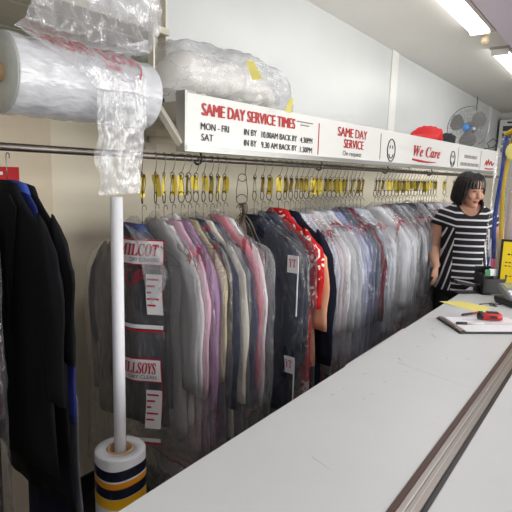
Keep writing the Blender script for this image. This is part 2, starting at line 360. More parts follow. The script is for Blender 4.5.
for d in (0, .004): text_at(mb, bi('We Care'), 1.995, 2.47, .068, .140, lambda x, y, d=d: (x+d, -.0022-d*.1, y))
mb.tube([(1.99, -.002, .046), (2.1, -.002, .040), (2.25, -.002, .036), (2.40, -.002, .040)], [.006, .008, .006, .002], 6)
mb.build('red_script', M['red'], sign)
for z, a, b in ((.112, 3.01, 3.30), (.05, 2.93, 3.38)):
    mb = MB(); k = a
    while k < b:
        mb.box((k+.012, -.001, z), (.02, .002, .026)); k += .036
    mb.build('small_print', M['grey_ink'], sign)
mb = MB()
mb.tube([(3.56, -.002, .06), (3.60, -.002, .10), (3.62, -.002, .06), (3.66, -.002, .11), (3.69, -.002, .065), (3.74, -.002, .10), (3.78, -.002, .062), (3.83, -.002, .085)], .006, 6)
mb.tube([(3.58, -.002, .032), (3.7, -.002, .028), (3.82, -.002, .034)], .006, 6); mb.build('red_script', M['red'], sign)

def rack_pt(s, d=0, z=0):  # point on the rack line: s along, d toward the shop
    p = Vector((1.249, 1.397, z))+U*s+NV*d; return Vector((p.x, p.y, z))
A = S0+NV*-.045; B = S0+U*SL+NV*-.045
sh = empty('wall_shelf', (1.34, 1.6, 1.8), 'white wall shelf above the clothes rack behind the fascia sign', 'shelf')
def local(o, p): return (Vector(p)-Vector(o.location))
mb = MB()
poly = [(A.x-.0, A.y), (B.x, B.y), (B.x, 1.948), (A.x, 1.948)]
mb.prism([(x-1.34, y-1.6) for x, y in poly], .0, .022); mb.build('shelf_board', M['white'], sh)
for s in (0.04, 1.3, 2.6, 3.8):
    p = S0+U*s
    wx = p.x+.36; mb = MB(); mb.tube([local(sh, (p.x, p.y+.045, 1.665)), local(sh, (wx, 1.94, 1.70))], .016, 10)
    mb.box(local(sh, (wx, 1.942, 1.70)), (.07, .012, .09)); mb.build('bracket_arm', M['cream'], sh)
mb = MB(); mb.tube([local(sh, (1.30, 1.42, 1.79)), local(sh, (1.335, 1.325, 1.645))], (.016), 4); mb.build('bracket_strut', M['cream'], sh)

# upper plank shelf, its post
ps = empty('plank_shelf', (.8, 1.7, 2.05), 'weathered plank shelf over the big film roll', 'shelf')
for y0, y1 in ((1.45, 1.577), (1.593, 1.872), (1.888, 1.95)):
    MB().box((0, (y0+y1)/2-1.7, .012), (1.2, y1-y0, .024)).build('plank', M['wood'], ps, bevel=.002)
post = MB().box((0, 0, 0), (.006, .05, .96)).box((-.02, .022, 0), (.04, .006, .96)).build('steel_upright', M['cream'])
post.location = (1.405, 1.50, 2.29); tag(post, 'cream steel angle upright between the film roll and the bagged bedding', 'post')

# ------------------------------------------------------------------ the clothes rail
rail = empty('clothes_rail', rack_pt(0, 0, 1.6), 'long steel clothes rail under the sign carrying all the bagged garments', 'clothes rail', rz=ANG)
MB().tube([(-1.3, 0, .004), (0, 0, 0), (2, 0, -.004), (4.6, 0, -.009)], .0118, 14).build('tube', M['steel'], rail, True)
for s in (.235, 1.10, 1.87, 2.6, 3.5):
    mb = MB(); pts = [(s-.005, -.01, .035), (s, -.016, .02), (s, -.022, 0)]+[(s, .022*math.cos(q), .022*math.sin(q)) for q in np.linspace(PI, 2*PI, 8)]+[(s, .024, .012)]
    mb.tube(pts, .0045, 8); mb.build('rail_hook', M['dark_wire'] if s < 1 else M['steel'], rail, True)

# ------------------------------------------------------------------ drop hooks with tags
ORD = ['first', 'second', 'third', 'fourth', 'fifth', 'sixth', 'seventh', 'eighth', 'ninth', 'tenth', 'eleventh', 'twelfth', 'thirteenth', 'fourteenth', 'fifteenth', 'sixteenth', 'seventeenth', 'eighteenth', 'nineteenth']
TENS = {20: 'twentieth', 30: 'thirtieth', 40: 'fortieth', 50: 'fiftieth', 60: 'sixtieth'}
def ordinal(k):
    if k < 20: return ORD[k-1]
    if k % 10 == 0: return TENS[k]
    return {2: 'twenty', 3: 'thirty', 4: 'forty', 5: 'fifty', 6: 'sixty'}[k//10]+'-'+ORD[k % 10-1]

def hook_mesh():
    mb = MB(); r = .0013
    mb.tube([(0, .0148*math.cos(q), .0148*math.sin(q)) for q in np.linspace(-.5, PI, 12)]+[(0, -.0148, -.02), (0, -.006, -.045), (0, 0, -.055)], r, 6)
    for zc, rx, rz in ((-.068, .010, .012),):
        mb.tube([(0, rx*math.cos(q), zc+rz*math.sin(q)) for q in np.linspace(0, 2*PI, 17)[:-1]], .0018, 6, True)
    mb.tube([(0, -.005, -.08), (0, -.009, -.11), (0, -.011, -.135)], r, 6); mb.tube([(0, .005, -.08), (0, .009, -.11), (0, .011, -.135)], r, 6)
    return mb
def ring_mesh():
    return MB().tube([(0, .0125*math.cos(q), -.15+.021*math.sin(q)) for q in np.linspace(0, 2*PI, 21)[:-1]], .0019, 6, True)
hm = hook_mesh().build('wire', M['chrome']); rm = ring_mesh().build('lower_ring', M['dark_wire'])
HOOK_ME, RING_ME = hm.data, rm.data; bpy.data.objects.remove(hm); bpy.data.objects.remove(rm)
HOOK_ME.polygons.foreach_set('use_smooth', [True]*len(HOOK_ME.polygons))
rnd = random.Random(5)
def drop_hook(s, label, tags=1):
    t = empty('drop_hook', rack_pt(s, 0, 1.6), label, 'hook', 'wire drop hooks with yellow tags', ANG+rnd.uniform(-.5, .5))
    link(bpy.data.objects.new('wire', HOOK_ME), t); link(bpy.data.objects.new('lower_ring', RING_ME), t)
    for k in range(tags):
        wd, h = rnd.uniform(.022, .033), rnd.uniform(.055, .085); y0 = rnd.uniform(-.008, .008); x = .004+.004*k; tw = rnd.uniform(-.9, .9); mb = MB(); vs = []; fs = []
        for side in (0, .0006):
            for i in range(6):
                z = -.066-h*i/5; bend = .004*math.sin(i*.8+tw*3)
                for j in (-1, 1): vs.append((x+side+bend+j*wd/2*math.sin(tw), y0+j*wd/2*math.cos(tw), z))
        for i in range(5):
            fs += [(2*i, 2*i+1, 2*i+3, 2*i+2), (12+2*i, 12+2*i+2, 12+2*i+3, 12+2*i+1)]
        mb.add(vs, fs); c = mb.build('claim_tag', M['yellow'], t)
        MB().ell((x-.002, y0, -.07), (.004, .008, .006), nu=8, nv=6).build('staple_knot', M['tagink'], c)
    return t

# ------------------------------------------------------------------ garments
def superell(hw, ht, q, p=2.6):
    c, s = math.cos(q), math.sin(q)
    return hw*math.copysign(abs(c)**(2/p), c), ht*math.copysign(abs(s)**(2/p), s)
def prof(z, keys):
    for (z0, v0), (z1, v1) in zip(keys, keys[1:]):
        if z <= z0 and z >= z1: a = (z0-z)/(z0-z1+1e-9); a = a*a*(3-2*a)*.5+a*.5; return v0+(v1-v0)*a
    return keys[-1][1] if z < keys[-1][0] else keys[0][1]
# garment frame: x across the shoulders (+x toward the shop), y along the rail, z up, origin at the foot of the hanger's neck
def body_rings(seed, w_, t, L, n=40, flare=1.03, folds=5, waist=.93):
    rr = []; ph = seed*1.7
    zs = [.018, .0, -.02, -.045, -.07, -.095, -.115, -.14]+list(np.linspace(-.2, -L, 14))
    kw = [(.02, .048), (0, .062), (-.045, .115), (-.095, w_*.86), (-.14, w_), (-.35, w_*waist), (-L, w_*flare)]
    kt = [(.02, .03 if t > .02 else t), (-.05, t*.8), (-.14, t*.95), (-.4, t), (-L, t*1.1)]
    for z in zs:
        hw, ht = prof(z, kw), prof(z, kt); d = min(1, max(0, (-z-.1)/.4)); ring = []
        for k in range(n):
            q = 2*PI*k/n; x, y = superell(hw, ht, q)
            fo = 1+d*(.34*math.sin(folds*x/w_*2+ph+z*2.2)+.2*math.sin(11*x/w_+ph*2-z*4))
            ring.append((x*(1+.02*d*math.sin(z*9+ph)), y*fo+.006*d*math.sin(x*9+ph), z+(.008*math.sin(3*q+ph) if z == zs[-1] else 0)))
        rr.append(ring)
    return rr
def sleeve_rings(sgn, w_, t, Ls, seed, n=18):
    rr = []; m = 11; ph = seed*2.3+sgn
    for i in range(m):
        a = i/(m-1); z = -.085-Ls*a
        x = sgn*(w_*.86+.04*1.0*math.sin(min(1, a*2.2)*PI/2)+.012*a*math.sin(ph)); rx = (.05-.014*a)*(1+.10*math.sin(ph+a*13)); ry = t*(.98-.2*a)*(1+.18*math.sin(ph*1.3+a*9))
        if i == 0: rx *= .55; ry *= .5
        y0 = t*.25*math.sin(ph+2*a)
        ring = [(x+rx*math.cos(q)*(1+.12*math.sin(3*q+ph)+.06*math.sin(7*q+ph*2+z*6)), y0+ry*math.sin(q)*(1+.16*math.sin(4*q+ph+z*9)), z-.03*(math.cos(q)*sgn) * (1 if a < .3 else .2)) for q in np.linspace(0, 2*PI, n+1)[:-1]]
        rr.append(ring)
    return rr
def bag_rings(seed, w_, t, L, n=60, top=.05):
    rr = []; zs = [top, top*.6, .02, 0, -.02, -.04, -.06, -.08, -.1, -.12, -.14, -.17]+list(np.linspace(-.2, -L, 26)); W = w_*1.0+.055
    kw = [(top, .012), (.02, .05), (-.03, .12), (-.09, W*.86), (-.15, W), (-.5, W*1.02), (-L, W*1.05)]
    kt = [(top, .010), (.0, .022), (-.12, t*1.05+.006), (-.5, t*1.1+.006), (-L, t*1.25+.008)]
    for z in zs:
        hw, ht = prof(z, kw), prof(z, kt); ring = []
        for k in range(n):
            q = 2*PI*k/n; x, y = superell(hw, ht, q, 2.3)
            nz = noise.noise((x*9+seed*3.1, z*5, y*30+seed)); n2 = noise.noise((x*22+z*9+seed, z*14, y*40)); n3 = 1-2*abs(noise.noise((x*30-z*14+seed*2, z*18, y*50+3)))
            f_ = 1+.30*nz+.22*n2+.16*n3
            ring.append((x*(1+.05*nz+.02*n2+.012*n3), y*f_, z+.02*n2*(1 if z < .0 else .3)+(.04*nz if z == zs[-1] else 0)))
        rr.append(ring)
    return rr
def hanger(parent_loc, rz, label, neck=.09, kind='wire', blue=False):
    t = empty('wire_hanger', parent_loc, label, 'clothes hanger', 'hangers on the rail', rz)
    mb = MB()
    pts = [(0.0, 0, 0), (0, 0, neck*.55)]+[(.011-.011*math.cos(q), 0, neck*.8+.011*math.sin(q)) for q in np.linspace(0, PI*1.15, 9)]
    mb.tube(pts, .0015, 6)
    mb.tube([(.0035*math.cos(q*5), .0035*math.sin(q*5), -.004+q*.006) for q in np.linspace(0, 5.5, 30)], .0013, 5); mb.build('hook', M['chrome'], t, True)
    mb = MB(); mb.tube([(0, 0, -.001), (.10, 0, -.055), (.19, 0, -.10), (.195, 0, -.108), (.185, 0, -.112), (0, 0, -.115), (-.185, 0, -.112), (-.195, 0, -.108), (-.19, 0, -.10), (-.10, 0, -.055), (0, 0, -.001)], .0014, 6); mb.build('shoulder_bar', M['chrome'], t, True)
    return t
FAB = {}
def fabric(rgb, pat=None):
    k = (rgb, pat)
    if k not in FAB:
        m = mat('fabric', rgb, .9, .2, var=.06, vscale=18, bump=.25, bscale=26, stretch=(1, 1, .4))
        if pat: two_tone(m, *pat)
        FAB[k] = m
    return FAB[k]
COLH = .6
def garment(name, s, drop, rz, rgb, label, w_=.205, t=.02, L=.76, Ls=.5, bag='red', bagL=1.0, pat=None, collar=None, cat='shirt', inner=None, folds=5, seed=None, side=0, lapel=False, cuff=None, flare=1.03):
    seed = s*10 if seed is None else seed
    loc = rack_pt(s, side, 1.6-drop)
    g = empty(name, loc, label, cat, 'garments on the rail', ANG+rz-PI/2)
    m = fabric(rgb, pat)
    MB().rings(body_rings(seed, w_, t, L, folds=folds, flare=flare)).build('body', m, g, True)
    if Ls:
        for sg in (1, -1):
            sl = MB().rings(sleeve_rings(sg, w_, t, Ls, seed)).build('sleeve', m, g, True)
            if cuff:
                r = sleeve_rings(sg, w_, t*1.12, Ls+.004, seed)[-2:]; r[0] = [(p[0], p[1], p[2]*.35+r[1][i][2]*.65) for i, p in enumerate(r[0])]; MB().rings(r).build('cuff', fabric(cuff), sl, True)
    c = MB(); rr = []
    for z, a, b in ((-.012, .078, .034), (.006, .066, .032), (.018, .056, .03), (.014, .048, .026)):
        rr.append([(a*math.cos(q), min(b, max(t, .018))*math.sin(q), z-.01*math.sin(q)) for q in np.linspace(0, 2*PI, 25)[:-1]])
    c.rings(rr, False).build('collar', fabric(collar or rgb), g, True)
    if lapel:
        yb = lambda x, z: -max(t*.9, .012)-.006
        for sg in (1, -1):
            MB().add([(sg*.05, yb(0, 0), -.01), (sg*.012, yb(0, 0)-.002, -.2), (sg*.004, yb(0, 0)-.002, -.42), (sg*.05, yb(0, 0)-.003, -.28), (sg*.085, yb(0, 0)-.002, -.13), (sg*.09, yb(0, 0)-.001, -.045), (sg*.05, yb(0, 0)+.006, -.01), (sg*.01, yb(0, 0)+.006, -.42), (sg*.085, yb(0, 0)+.006, -.045)], [(0, 1, 3, 4, 5), (1, 2, 3), (0, 5, 8, 6), (5, 4, 8), (1, 0, 6), (2, 1, 7)]).build('lapel', m, g)
    if bag:
        MB().rings(bag_rings(seed, w_+.02, t, bagL), False).build('plastic_cover', M['filmred'] if bag == 'red' else M['film'], g, True)
    return g

# garments in order from the near end of the row: (s, colour, short description, options)
G = [(-.035, (84, 84, 88), 'charcoal grey suit jacket with printed clear cover', dict(name='suit_jacket', cat='jacket', w_=.205, t=.03, L=.74, Ls=.58, bag='clear', bagL=1.02, collar=(62, 74, 120), lapel=True, rz=.1, side=-.05)),
     (.025, (150, 150, 152), 'mid grey shirt behind the charcoal suit', dict(rz=-.04, L=.78, w_=.175)),
     (.065, (212, 210, 210), 'off-white shirt between grey and pink shirts', dict(rz=-.08, L=.72, w_=.178)),
     (.105, (208, 168, 188), 'pink shirt beside a lilac shirt', dict(rz=-.08, L=.86, Ls=.54, w_=.18)),
     (.15, (156, 122, 162), 'lilac long-sleeved shirt', dict(rz=-.07, L=.88, Ls=.6, w_=.185)),
     (.187, (170, 160, 132), 'beige checked shirt', dict(rz=-.06, pat=((206, 196, 150), 'check', .006), L=.66, Ls=.5, w_=.18)),
     (.226, (48, 56, 78), 'slate blue suit beside the cream blouse', dict(rz=-.05, L=.95, Ls=.62, w_=.2)),
     (.268, (214, 208, 196), 'cream blouse', dict(rz=-.04, L=.86, Ls=.6, w_=.195)),
     (.31, (72, 78, 100), 'steel blue suit jacket beside the rose shirt', dict(rz=-.03, L=.92, Ls=.62, name='suit_jacket', cat='jacket')),
     (.347, (216, 138, 152), 'rose pink shirt beside a white shirt', dict(rz=-.02, L=.8, Ls=.58)),
     (.388, (226, 226, 230), 'white shirt with sleeve hanging low', dict(rz=0, L=.78, Ls=.66)),
     (.585, (36, 42, 60), 'navy blue suit jacket in shiny cover', dict(name='suit_jacket', cat='jacket', t=.028, L=.86, Ls=.6, rz=.03, lapel=True)),
     (.64, (44, 50, 68), 'dark navy suit jacket in shiny cover', dict(name='suit_jacket', cat='jacket', t=.026, L=.84, Ls=.6, lapel=True, bag='clear')),
     (.69, (70, 74, 88), 'slate grey suit jacket next to the red dress', dict(name='suit_jacket', cat='jacket', t=.024, L=.8, Ls=.58, bag='clear')),
     (.765, (188, 30, 34), 'red dress with white flower print', dict(name='dress', cat='dress', t=.028, L=1.0, Ls=.34, bag=None, pat=((232, 226, 220), 'floral', 16), w_=.215, drop=.235)),
     (.815, (226, 166, 132), 'peach blouse behind the red dress', dict(name='blouse', cat='blouse', t=.018, L=.7, Ls=.42, bag=None, collar=(80, 120, 200))),
     (.86, (24, 28, 42), 'black-navy long coat without a cover', dict(name='coat', cat='coat', t=.026, L=.95, Ls=.62, bag=None, w_=.22, drop=.25)),
     ]
seq2 = [((222, 224, 230), 'white shirt with grey grid check', dict(pat=((160, 160, 178), 'check', .008), Ls=.3, L=.7)), ((196, 200, 214), 'pale blue-grey shirt', {}), ((206, 188, 190), 'dusty pink shirt', dict(L=.8)), ((216, 218, 222), 'pearl white shirt', {}),
        ((190, 194, 198), 'pale grey shirt', {}), ((178, 182, 190), 'silver grey shirt', dict(L=.8)), ((214, 214, 220), 'cool white shirt', {}), ((150, 158, 196), 'lavender blue shirt', dict(L=.82, Ls=.58)), ((160, 168, 206), 'light lavender blue shirt', dict(L=.8)),
        ((74, 84, 110), 'dusk blue shirt', {}), ((84, 90, 104), 'dark slate shirt', {}), ((112, 34, 52), 'maroon shirt', dict(L=.8)), ((28, 28, 32), 'black trousers and shirt', dict(L=.78)), ((190, 200, 214), 'ice blue shirt', dict(Ls=.6)), ((206, 212, 220), 'frost white shirt', dict(Ls=.6)), ((216, 220, 226), 'white shirt before the gap', {})]
for k, (c, d, o) in enumerate(seq2): G.append((.905+.0445*k, c, d, o))
seq3 = [((222, 224, 228), 'white shirt with red printed cover', dict(L=.62)), ((216, 218, 224), 'plain white shirt', {}), ((206, 208, 214), 'pale shirt', dict(L=.66)), ((216, 150, 164), 'pink shirt among white shirts', {}), ((150, 154, 162), 'mid grey shirt', {}), ((120, 124, 134), 'ash grey jacket', {}),
        ((176, 180, 184), 'light grey shirt', {}), ((70, 72, 80), 'dark grey jacket', {}), ((196, 198, 202), 'grey white shirt', {}), ((128, 134, 146), 'steel grey shirt', {}), ((206, 208, 212), 'soft white shirt', {}), ((90, 94, 106), 'slate jacket', {}),
        ((200, 202, 206), 'pale silver shirt', {}), ((168, 172, 178), 'stone grey shirt', {}), ((214, 216, 220), 'white blouse', {}), ((54, 56, 66), 'near-black jacket', {}), ((186, 190, 198), 'misty grey shirt', {}), ((220, 220, 224), 'bright white shirt', {}), ((150, 160, 180), 'grey-blue shirt', {}), ((208, 210, 214), 'chalk white shirt', {})]
for k, (c, d, o) in enumerate(seq3): G.append((1.75+.052*k, c, d, o))
seq4 = [((216, 216, 220), 'white shirt behind the woman', {}), ((190, 194, 204), 'pale blue shirt behind the woman', {}), ((206, 206, 210), 'grey-white shirt behind the woman', {}), ((222, 222, 226), 'white blouse behind the woman', {}), ((178, 182, 190), 'light grey blouse at the far end', {})]
for k, (c, d, o) in enumerate(seq4): G.append((2.95+.2*k, c, d, o))
ss = [g[0] for g in G]
first_suit = None
for k, (s, c, d, o) in enumerate(G):
    o = dict(o); gap = min([abs(s-q) for i, q in enumerate(ss) if i != k])
    o.setdefault('t', max(.013, min(.03, gap*.47))); name = o.pop('name', 'shirt'); rz = o.pop('rz', rnd.uniform(-.03, .03)); drop = o.pop('drop', .262+rnd.uniform(-.012, .012))
    o.setdefault('L', .72+rnd.uniform(-.05, .06)); o.setdefault('bagL', (1.0 if s < 1.6 else .88)+rnd.uniform(-.08, .1)); o.setdefault('w_', .165 if 1.9 < s < 2.7 else .205); o.setdefault('side', -.03 if 1.9 < s < 2.7 else 0); o.setdefault('bag', 'red' if rnd.random() < .6 else 'clear')
    w = '%s, %s garment along the row' % (d, ordinal(k+1))
    g = garment(name, s, drop, rz, c, w, **o)
    if k == 0: first_suit = g
    hanger(rack_pt(s, 0, 1.6-drop+.002), ANG+rz-PI/2, 'wire hanger in the %s garment along the row' % ordinal(k+1), neck=max(.05, drop-.17))
    drop_hook(s, 'wire drop hook with yellow tag above the %s garment along the row' % ordinal(k+1), tags=1 if rnd.random() < .75 else 2)

# printed panels on the first jacket's cover
fb = lambda x, z: -.052-.006*math.sin(x*17+1)-.004*math.sin(z*23)
def panel(name, pts, m, off, parent):
    vs = []; fs = []; (x0, z0), (x1, z1), sk = pts; nx = nz = 8
    for i in range(nz+1):
        for j in range(nx+1):
            x = x0+(x1-x0)*j/nx+sk*i/nz; z = z0+(z1-z0)*i/nz; vs.append((x, fb(x, z)-off, z))
    for i in range(nz):
        for j in range(nx): a = i*(nx+1)+j; fs.append((a, a+1, a+nx+2, a+nx+1))
    return MB().add(vs, fs)
cover = [c for c in first_suit.children if c.name.startswith('plastic_cover')][0]
def logo_panel(x0, z0, word, sub, yy):
    mb = panel('p', ((x0, z0), (x0+.25, z0-.085), 0), None, .0, None); p = mb.build('printed_panel', M['bagprint'], cover, True)
    mb = MB(); T = lambda x, z: (x, fb(x, z)-.0025, z)
    text_at(mb, bi(word), x0+.012, x0+.225, z0-.056, z0-.012, T); text_at(mb, bi(word), x0+.014, x0+.227, z0-.056, z0-.012, T); mb.build('red_wordmark', M['bagred'], p)
    mb = MB(); text_at(mb, sub, x0+.075, x0+.225, z0-.076, z0-.062, T); mb.build('black_lettering', M['black'], p)
    mb = MB()
    for a, b in (((x0-.008, z0+.004), (x0+.258, z0-.001)), ((x0-.006, z0-.001), (x0-.001, z0-.335)), ((x0+.25, z0), (x0+.256, z0-.23)), ((x0-.006, z0-.33), (x0+.256, z0-.337))):
        q = panel('r', (a, b, 0), None, .001, None); mb.add(q.v, q.f)
    mb.add(*(lambda q: (q.v, q.f))(panel('r', ((x0-.005, z0-.085), (x0+.255, z0-.089), 0), None, .001, None)))
    mb.build('red_border', M['bagred'], p, True)
    mb = panel('b', ((x0+.165, z0-.12), (x0+.252, z0-.27), .0), None, .002, None); mb.build('address_block', M['bagprint'], p, True)
    mb = MB()
    for i in range(5): q = panel('l', ((x0+.172, z0-.135-.024*i), (x0+.235-.02*(i % 3), z0-.142-.024*i), 0), None, .004, None); mb.add(q.v, q.f)
    mb.build('red_address_lines', M['bagred'], p, True)
    mb = panel('b', ((x0-.0, z0-.31), (x0+.25, z0-.325), .0), None, .002, None); mb.build('white_band', M['bagprint'], p, True)
logo_panel(-.035, -.03, 'MILCOT', 'DRY CLEANERS', 0); logo_panel(-.045, -.47, 'MILLSOYS', 'DRY CLEAN', 0)
mb = MB(); text_at(mb, it('Care'), .035, .135, -.2, -.14, lambda x, z: (x, fb(x, z)-.001, z), rot=.35); mb.build('red_script', M['bagred'], cover)
mb = MB(); mb.lathe([(.0, 0), (.026, 0), (.026, .002), (0, .002)], (-.012, -.064, -.19), 12, Matrix.Rotation(PI/2, 3, 'X')); mb.build('round_sticker', M['gold'], cover)
# the cover's free side folds over itself, and the jacket's near half is pressed in by the next garments
ff = MB(); P_ = [(.02, .03), (.10, .0), (.19, -.07), (.25, -.14), (.235, -.2), (.16, -.26), (.13, -.19), (.09, -.05)]
ff.add([(x, fb(x, z)-.006, z) for x, z in P_], [(0, 1, 7), (1, 2, 7), (2, 6, 7), (2, 3, 4, 6), (4, 5, 6)]); fo = ff.build('folded_flap', M['fogfilm'], cover)
def squeeze(o, done=set()):
    if o.type == 'MESH' and o.data.name not in done:
        done.add(o.data.name)
        for v in o.data.vertices:
            if v.co.x > .05: v.co.y += (v.co.x-.05)*.25; v.co.x = .05+(v.co.x-.05)*.62
    for c in o.children: squeeze(c)
squeeze(first_suit)
# a printed label on the navy jacket's cover
nav = [o for o in COL.objects if o.get('label', '').startswith('navy blue suit jacket')][0]
nc = [c for c in nav.children if c.name.startswith('plastic_cover')][0]
for z in (-.17, -.62):
    p = MB().box((.245, -.03, z), (.055, .004, .075)).build('printed_panel', M['bagprint'], nc)
    mb = MB(); text_at(mb, bs('YT'), .226, .262, z-.012, z+.022, lambda x, y: (x, -.0335, y)); mb.build('red_wordmark', M['bagred'], p)
    MB().box((.272, -.03, z-.1), (.004, .004, .25)).build('white_border', M['bagprint'], p)

# bundle of bare wire hangers hung from an extension hook
ws = .50
t = empty('hanger_extension_hook', rack_pt(ws, 0, 1.6), 'long wire extension hook holding the bunch of bare hangers', 'hook', rz=ANG+.7)
mb = MB(); mb.tube([(0, .0148*math.cos(q), .0148*math.sin(q)) for q in np.linspace(-.5, PI, 12)]+[(0, -.0148, -.03), (0, -.012, -.06)], .0015, 6)
for zc, r in ((-.07, .018), (-.165, .024)): mb.tube([(0, r*math.cos(q), zc+r*.9*math.sin(q)) for q in np.linspace(0, 2*PI, 21)[:-1]], .0017, 6, True)
mb.tube([(0, -.018, -.075), (0, -.025, -.13), (0, -.023, -.165)], .0015, 6); mb.tube([(0, .018, -.075), (0, .025, -.13), (0, .023, -.165)], .0015, 6)
mb.build('wire', M['dark_wire'], t, True)
hb = MB(); 
hb.tube([(.016*math.cos(q)-.0, 0, .016*math.sin(q)) for q in np.linspace(-.4, PI, 9)]+[(-.016, 0, -.02), (0, 0, -.04)], .0017, 6)
hb.tube([(0, 0, -.04), (.025, 0, -.09), (.05, 0, -.2), (.052, 0, -.225), (.045, 0, -.232), (.01, 0, -.2), (-.04, 0, -.215), (-.05, 0, -.205), (-.045, 0, -.18), (-.02, 0, -.08), (0, 0, -.04)], .0017, 6)
bo = hb.build('wire_hanger', M['bare'], None, True); BH = bo.data; bpy.data.objects.remove(bo)
for k in range(15):
    o = link(bpy.data.objects.new('bare_wire_hanger', BH)); p = rack_pt(ws+rnd.uniform(-.012, .012), rnd.uniform(-.006, .015), 1.6-.197+rnd.uniform(-.006, .004)); o.location = p
    o.rotation_euler = (rnd.uniform(-.16, .16), rnd.uniform(-.3, .3)+.1, ANG+rnd.uniform(0, PI)); o.scale = (1, 1, rnd.uniform(.8, 1.08))
    tag(o, 'bare dark wire hanger in the bunch hanging between the garments', 'clothes hanger', 'bunch of bare wire hangers')

# ------------------------------------------------------------------ dark garments at the near end of the rail
def near_garment(s, d, rgb, label, hl, **o):
    rz = o.pop('rz', .0); drop = o.pop('drop', .085); name = o.pop('name', 'jacket')
    garment(name, s, drop, rz, rgb, label, bag=o.pop('bag', None), cat=o.pop('cat', 'jacket'), **o)
    if hl: hanger(rack_pt(s, 0, 1.6-drop+.002), ANG+rz-PI/2, hl, neck=drop-.005)
near_garment(-.506, 0, (20, 21, 25), 'black jacket hanging at the near end of the rail, facing out', 'wire hanger of the black jacket at the near end', L=.80, Ls=.48, t=.016, w_=.228, drop=.118, lapel=True)
near_garment(-.48, 0, (38, 46, 108), 'royal blue blouse hanging between two black garments', None, L=.66, Ls=.40, t=.011, w_=.155, drop=.118, name='blouse', cat='blouse', collar=(60, 84, 170))
near_garment(-.457, 0, (22, 22, 25), 'black coat with shorter sleeves behind the royal blue blouse', None, L=.93, Ls=.38, t=.013, w_=.212, drop=.125, name='coat', cat='coat')
near_garment(-.436, 0, (38, 46, 112), 'cobalt blue shirt whose sleeve shows below the black coat', None, L=.36, Ls=.33, t=.011, w_=.165, drop=.37)
near_garment(-.415, 0, (26, 30, 54), 'navy skirt hanging lowest under the black jacket', None, L=.85, Ls=0, t=.010, w_=.14, name='skirt', cat='skirt', drop=.55, flare=1.15)
near_garment(-.394, 0, (120, 120, 128), 'grey skirt hanging last of the near garments', None, L=.82, Ls=0, t=.009, w_=.15, name='skirt', cat='skirt', drop=.62, flare=1.2)
near_garment(-.625, 0, (62, 44, 58), 'plum garment in a clear cover nearest the camera', 'wire hanger of the plum garment', L=1.05, Ls=.5, t=.024, w_=.14, bag='clear', bagL=1.2, name='dress', cat='dress', drop=.14, side=-.03)

# red notice on the pilaster
t = empty('wall_notice', (.985, 1.911, 1.505), 'small red notice on the wall beside the black jacket hook', 'notice')
MB().box((0, 0, 0), (.11, .004, .085)).build('notice_board', M['redcloth'], t); MB().box((-.03, -.003, .018), (.04, .002, .012)).build('white_lettering', M['paper'], t)

# ------------------------------------------------------------------ the big film roll under the planks
RC = Vector((.962, 1.39, 1.797)); RAD = .11; RLEN = .475
rt = empty('film_roll', RC, 'big roll of clear garment film hung above the clothes rail', 'film roll', rz=-.05)
MX = Matrix.Rotation(PI/2, 3, 'Y')
pr = [(.026, -RLEN/2), (RAD*.99, -RLEN/2)]+[(RAD+.002*math.sin(k*2.1)-.001*(k % 3), -RLEN/2+.004+k*(RLEN-.008)/18) for k in range(19)]+[(RAD*.99, RLEN/2), (.026, RLEN/2)]
mb = MB().lathe(pr+[pr[0]], (0, 0, 0), 56, MX); o = mb.build('wound_film', M['roll'], rt, True)
MB().lathe([(.018, -RLEN/2-.012), (.027, -RLEN/2-.012), (.027, RLEN/2+.012), (.018, RLEN/2+.012), (.018, -RLEN/2-.012)], (0, 0, 0), 28, MX).build('card_core', M['card'], rt, True)
MB().lathe([(.03, -RLEN/2-.001), (RAD*.97, -RLEN/2-.003), (RAD*.97, -RLEN/2-.001), (.03, -RLEN/2)], (0, 0, 0), 48, MX).build('roll_end', M['rollend'], rt, True)
sp = empty('roll_spindle', RC, 'steel spindle carrying the big film roll from the plank shelf', 'spindle', rz=-.05)
MB().tube([(-.33, 0, 0), (.33, 0, 0)], .009, 10).build('rod', M['dark_wire'], sp, True)
for sgn in (-1, 1): MB().box((sgn*.32, .05, .13), (.006, .03, .28)).box((sgn*.32, .05, -.01), (.012, .05, .03)).build('bracket', M['cream'], sp)
